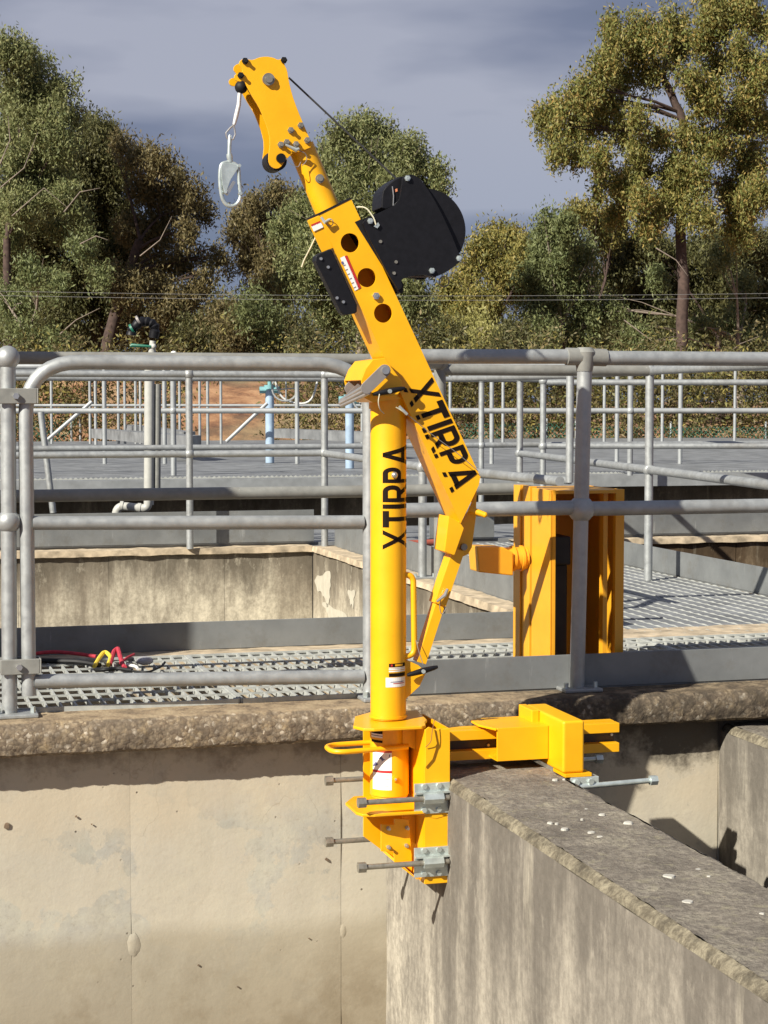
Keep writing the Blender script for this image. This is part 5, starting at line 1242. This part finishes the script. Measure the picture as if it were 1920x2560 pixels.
# moving jaw
slv = atv(1241, 1820, -.535); slb = atv(1241, 1903, -.535); srr = atv(1370, 1815, -.535)
mk('sleeve_front', plate([(slv[0], slv[1]), (-.296, slv[1]), (-.296, slb[1]), (slv[0], slb[1])], -.541, -.535), YEL, wc, bevel=.0015)
mk('sleeve_top', box(slv[0], -.296, -.5345, -.375, slv[1]-.006, slv[1]-.0005), YEL, wc)
hplate([(slv[0]-.004, -.545), (slv[0]-.030, -.47), (slv[0]-.028, -.40), (slv[0]-.001, -.38), (slv[0]-.001, -.5)], slv[1]-.006, slv[1], nm='sleeve_ear', bev=.001)
mk('sleeve_bottom', box(slv[0], -.296, -.5345, -.375, slb[1]+.0005, slb[1]+.006), YEL, wc)
def rbox(u0, u1, v0, v1, z0, z1, r=.008): return box(u0, u1, v0, v1, z0, z1)
mk('jaw_box', box(-.295, -.234, -.645, -.36, -.111, .028), YEL, wc, bevel=.007, seg=4)
mk('jaw_rib', box(-.318, -.2955, -.47, -.365, -.06, .030), YEL, wc, bevel=.003)
mk('jaw_foot', box(-.290, -.215, -.650, -.56, -.121, -.1115), YEL, wc, bevel=.001)
mk('zinc_bracket', box(-.275, -.195, -.652, -.60, -.150, -.1215), ZINC, wc, bevel=.002)
for du in (.015, .055): mk('nut', hexbolt(-.275+du, -.134, -.652, .0085, .008), ZINC, wc)
jr = mk('jack_bolt', merge(tube([W(-.275, -.652, -.147), W(-.045, -.652, -.141)], .0072, 16), tube([W(-.050, -.652, -.141), W(-.030, -.652, -.141)], .0135, 6)), ZINC, wc, smooth=True)
mk('jack_bolt', merge(tube([W(-.22, -.345, -.140), W(-.075, -.345, -.140)], .0072, 16), tube([W(-.080, -.345, -.140), W(-.060, -.345, -.140)], .0135, 6)), ZINC, wc, smooth=True)
mk('tether_cord', tube(arc([WV(1086, 1800, -.622), WV(1080, 1830, -.63), WV(1078, 1855, -.63), WV(1064, 1868, -.622)], .03, 6), .0010, 6), simple('brown_cord', (.25, .10, .03), .7), wc, smooth=True)

cbn = thing('shade_cabinet', 'added grey cabinet out of view left of the gate post, shading the toe board and back rail', 'cabinet', W(-3.2, .4, 0))  # unseen cabinet added to throw shade on the left toe board and rail
mk('body', box(-3.6, -2.80, .05, .72, .10, 2.05), simple('shade_cabinet_grey', (.35, .36, .36), .5, .1, .1), cbn, bevel=.01)
mk('door', box(-3.56, -2.84, .035, .0495, .14, 2.01), simple('shade_cabinet_door_grey', (.38, .39, .39), .5, .1, .1), cbn, bevel=.004)
mk('rain_hood', box(-3.66, -2.77, -.02, .76, 2.051, 2.10), GALD, cbn, bevel=.004)
mk('door_handle', tube([W(-2.92, .02, 1.0), W(-2.92, .02, 1.18)], .010, 10), STEEL, cbn, smooth=True)
for uu in (-3.55, -2.90): mk('foot', box(uu, uu+.06, .06, .70, .012, .0995), GALD, cbn)
# ================================================================ GEAR ON THE GRATING
def on_grate(px, py): u, v = atz(px, py, .035); return u, v
t = thing('safety_harness', 'heap of red, yellow and black safety webbing on the grating beside the gate post', 'harness', W(*on_grate(300, 1650), .032))
def web(pts, m, w=.012, z=.045, r2=.006, nm='strap'):
    w *= .62; P3 = [W(*on_grate(x, y), .014+(zz-.035)*.75) for x, y, zz in pts]; mk(nm, tube(arc(P3, .06, 5), w, 8), m, t, smooth=True)
web([(70, 1632, .055), (130, 1628, .062), (190, 1632, .060), (240, 1634, .05)], REDF, .010)
web([(60, 1640, .045), (120, 1642, .045), (200, 1645, .048), (250, 1650, .04)], BLACK2, .014)
web([(236, 1655, .045), (250, 1640, .06), (262, 1634, .075), (278, 1640, .06), (270, 1652, .045)], YELF, .011)
web([(275, 1650, .045), (285, 1632, .07), (295, 1630, .08), (305, 1650, .05), (312, 1658, .045)], REDF, .012)
web([(300, 1650, .05), (318, 1642, .06), (335, 1634, .06)], REDF, .007)
web([(240, 1660, .04), (262, 1664, .045), (290, 1660, .045), (330, 1664, .042)], BLACK2, .010)
u, v = on_grate(362, 1648); mk('grey_pad', ball(W(u, v, .030), .028, 16, 9, .5), simple('grey_fabric', (.35, .34, .36), .7, 0, .2, 60), t, smooth=True)
web([(318, 1652, .045), (340, 1658, .05), (345, 1662, .045)], WHITE, .008)
web([(330, 1664, .04), (370, 1668, .04), (405, 1655, .045), (412, 1648, .05)], BLACK2, .006)

# ================================================================ clean up private tags
for o in bpy.data.objects:
    if '_base' in o: del o['_base']
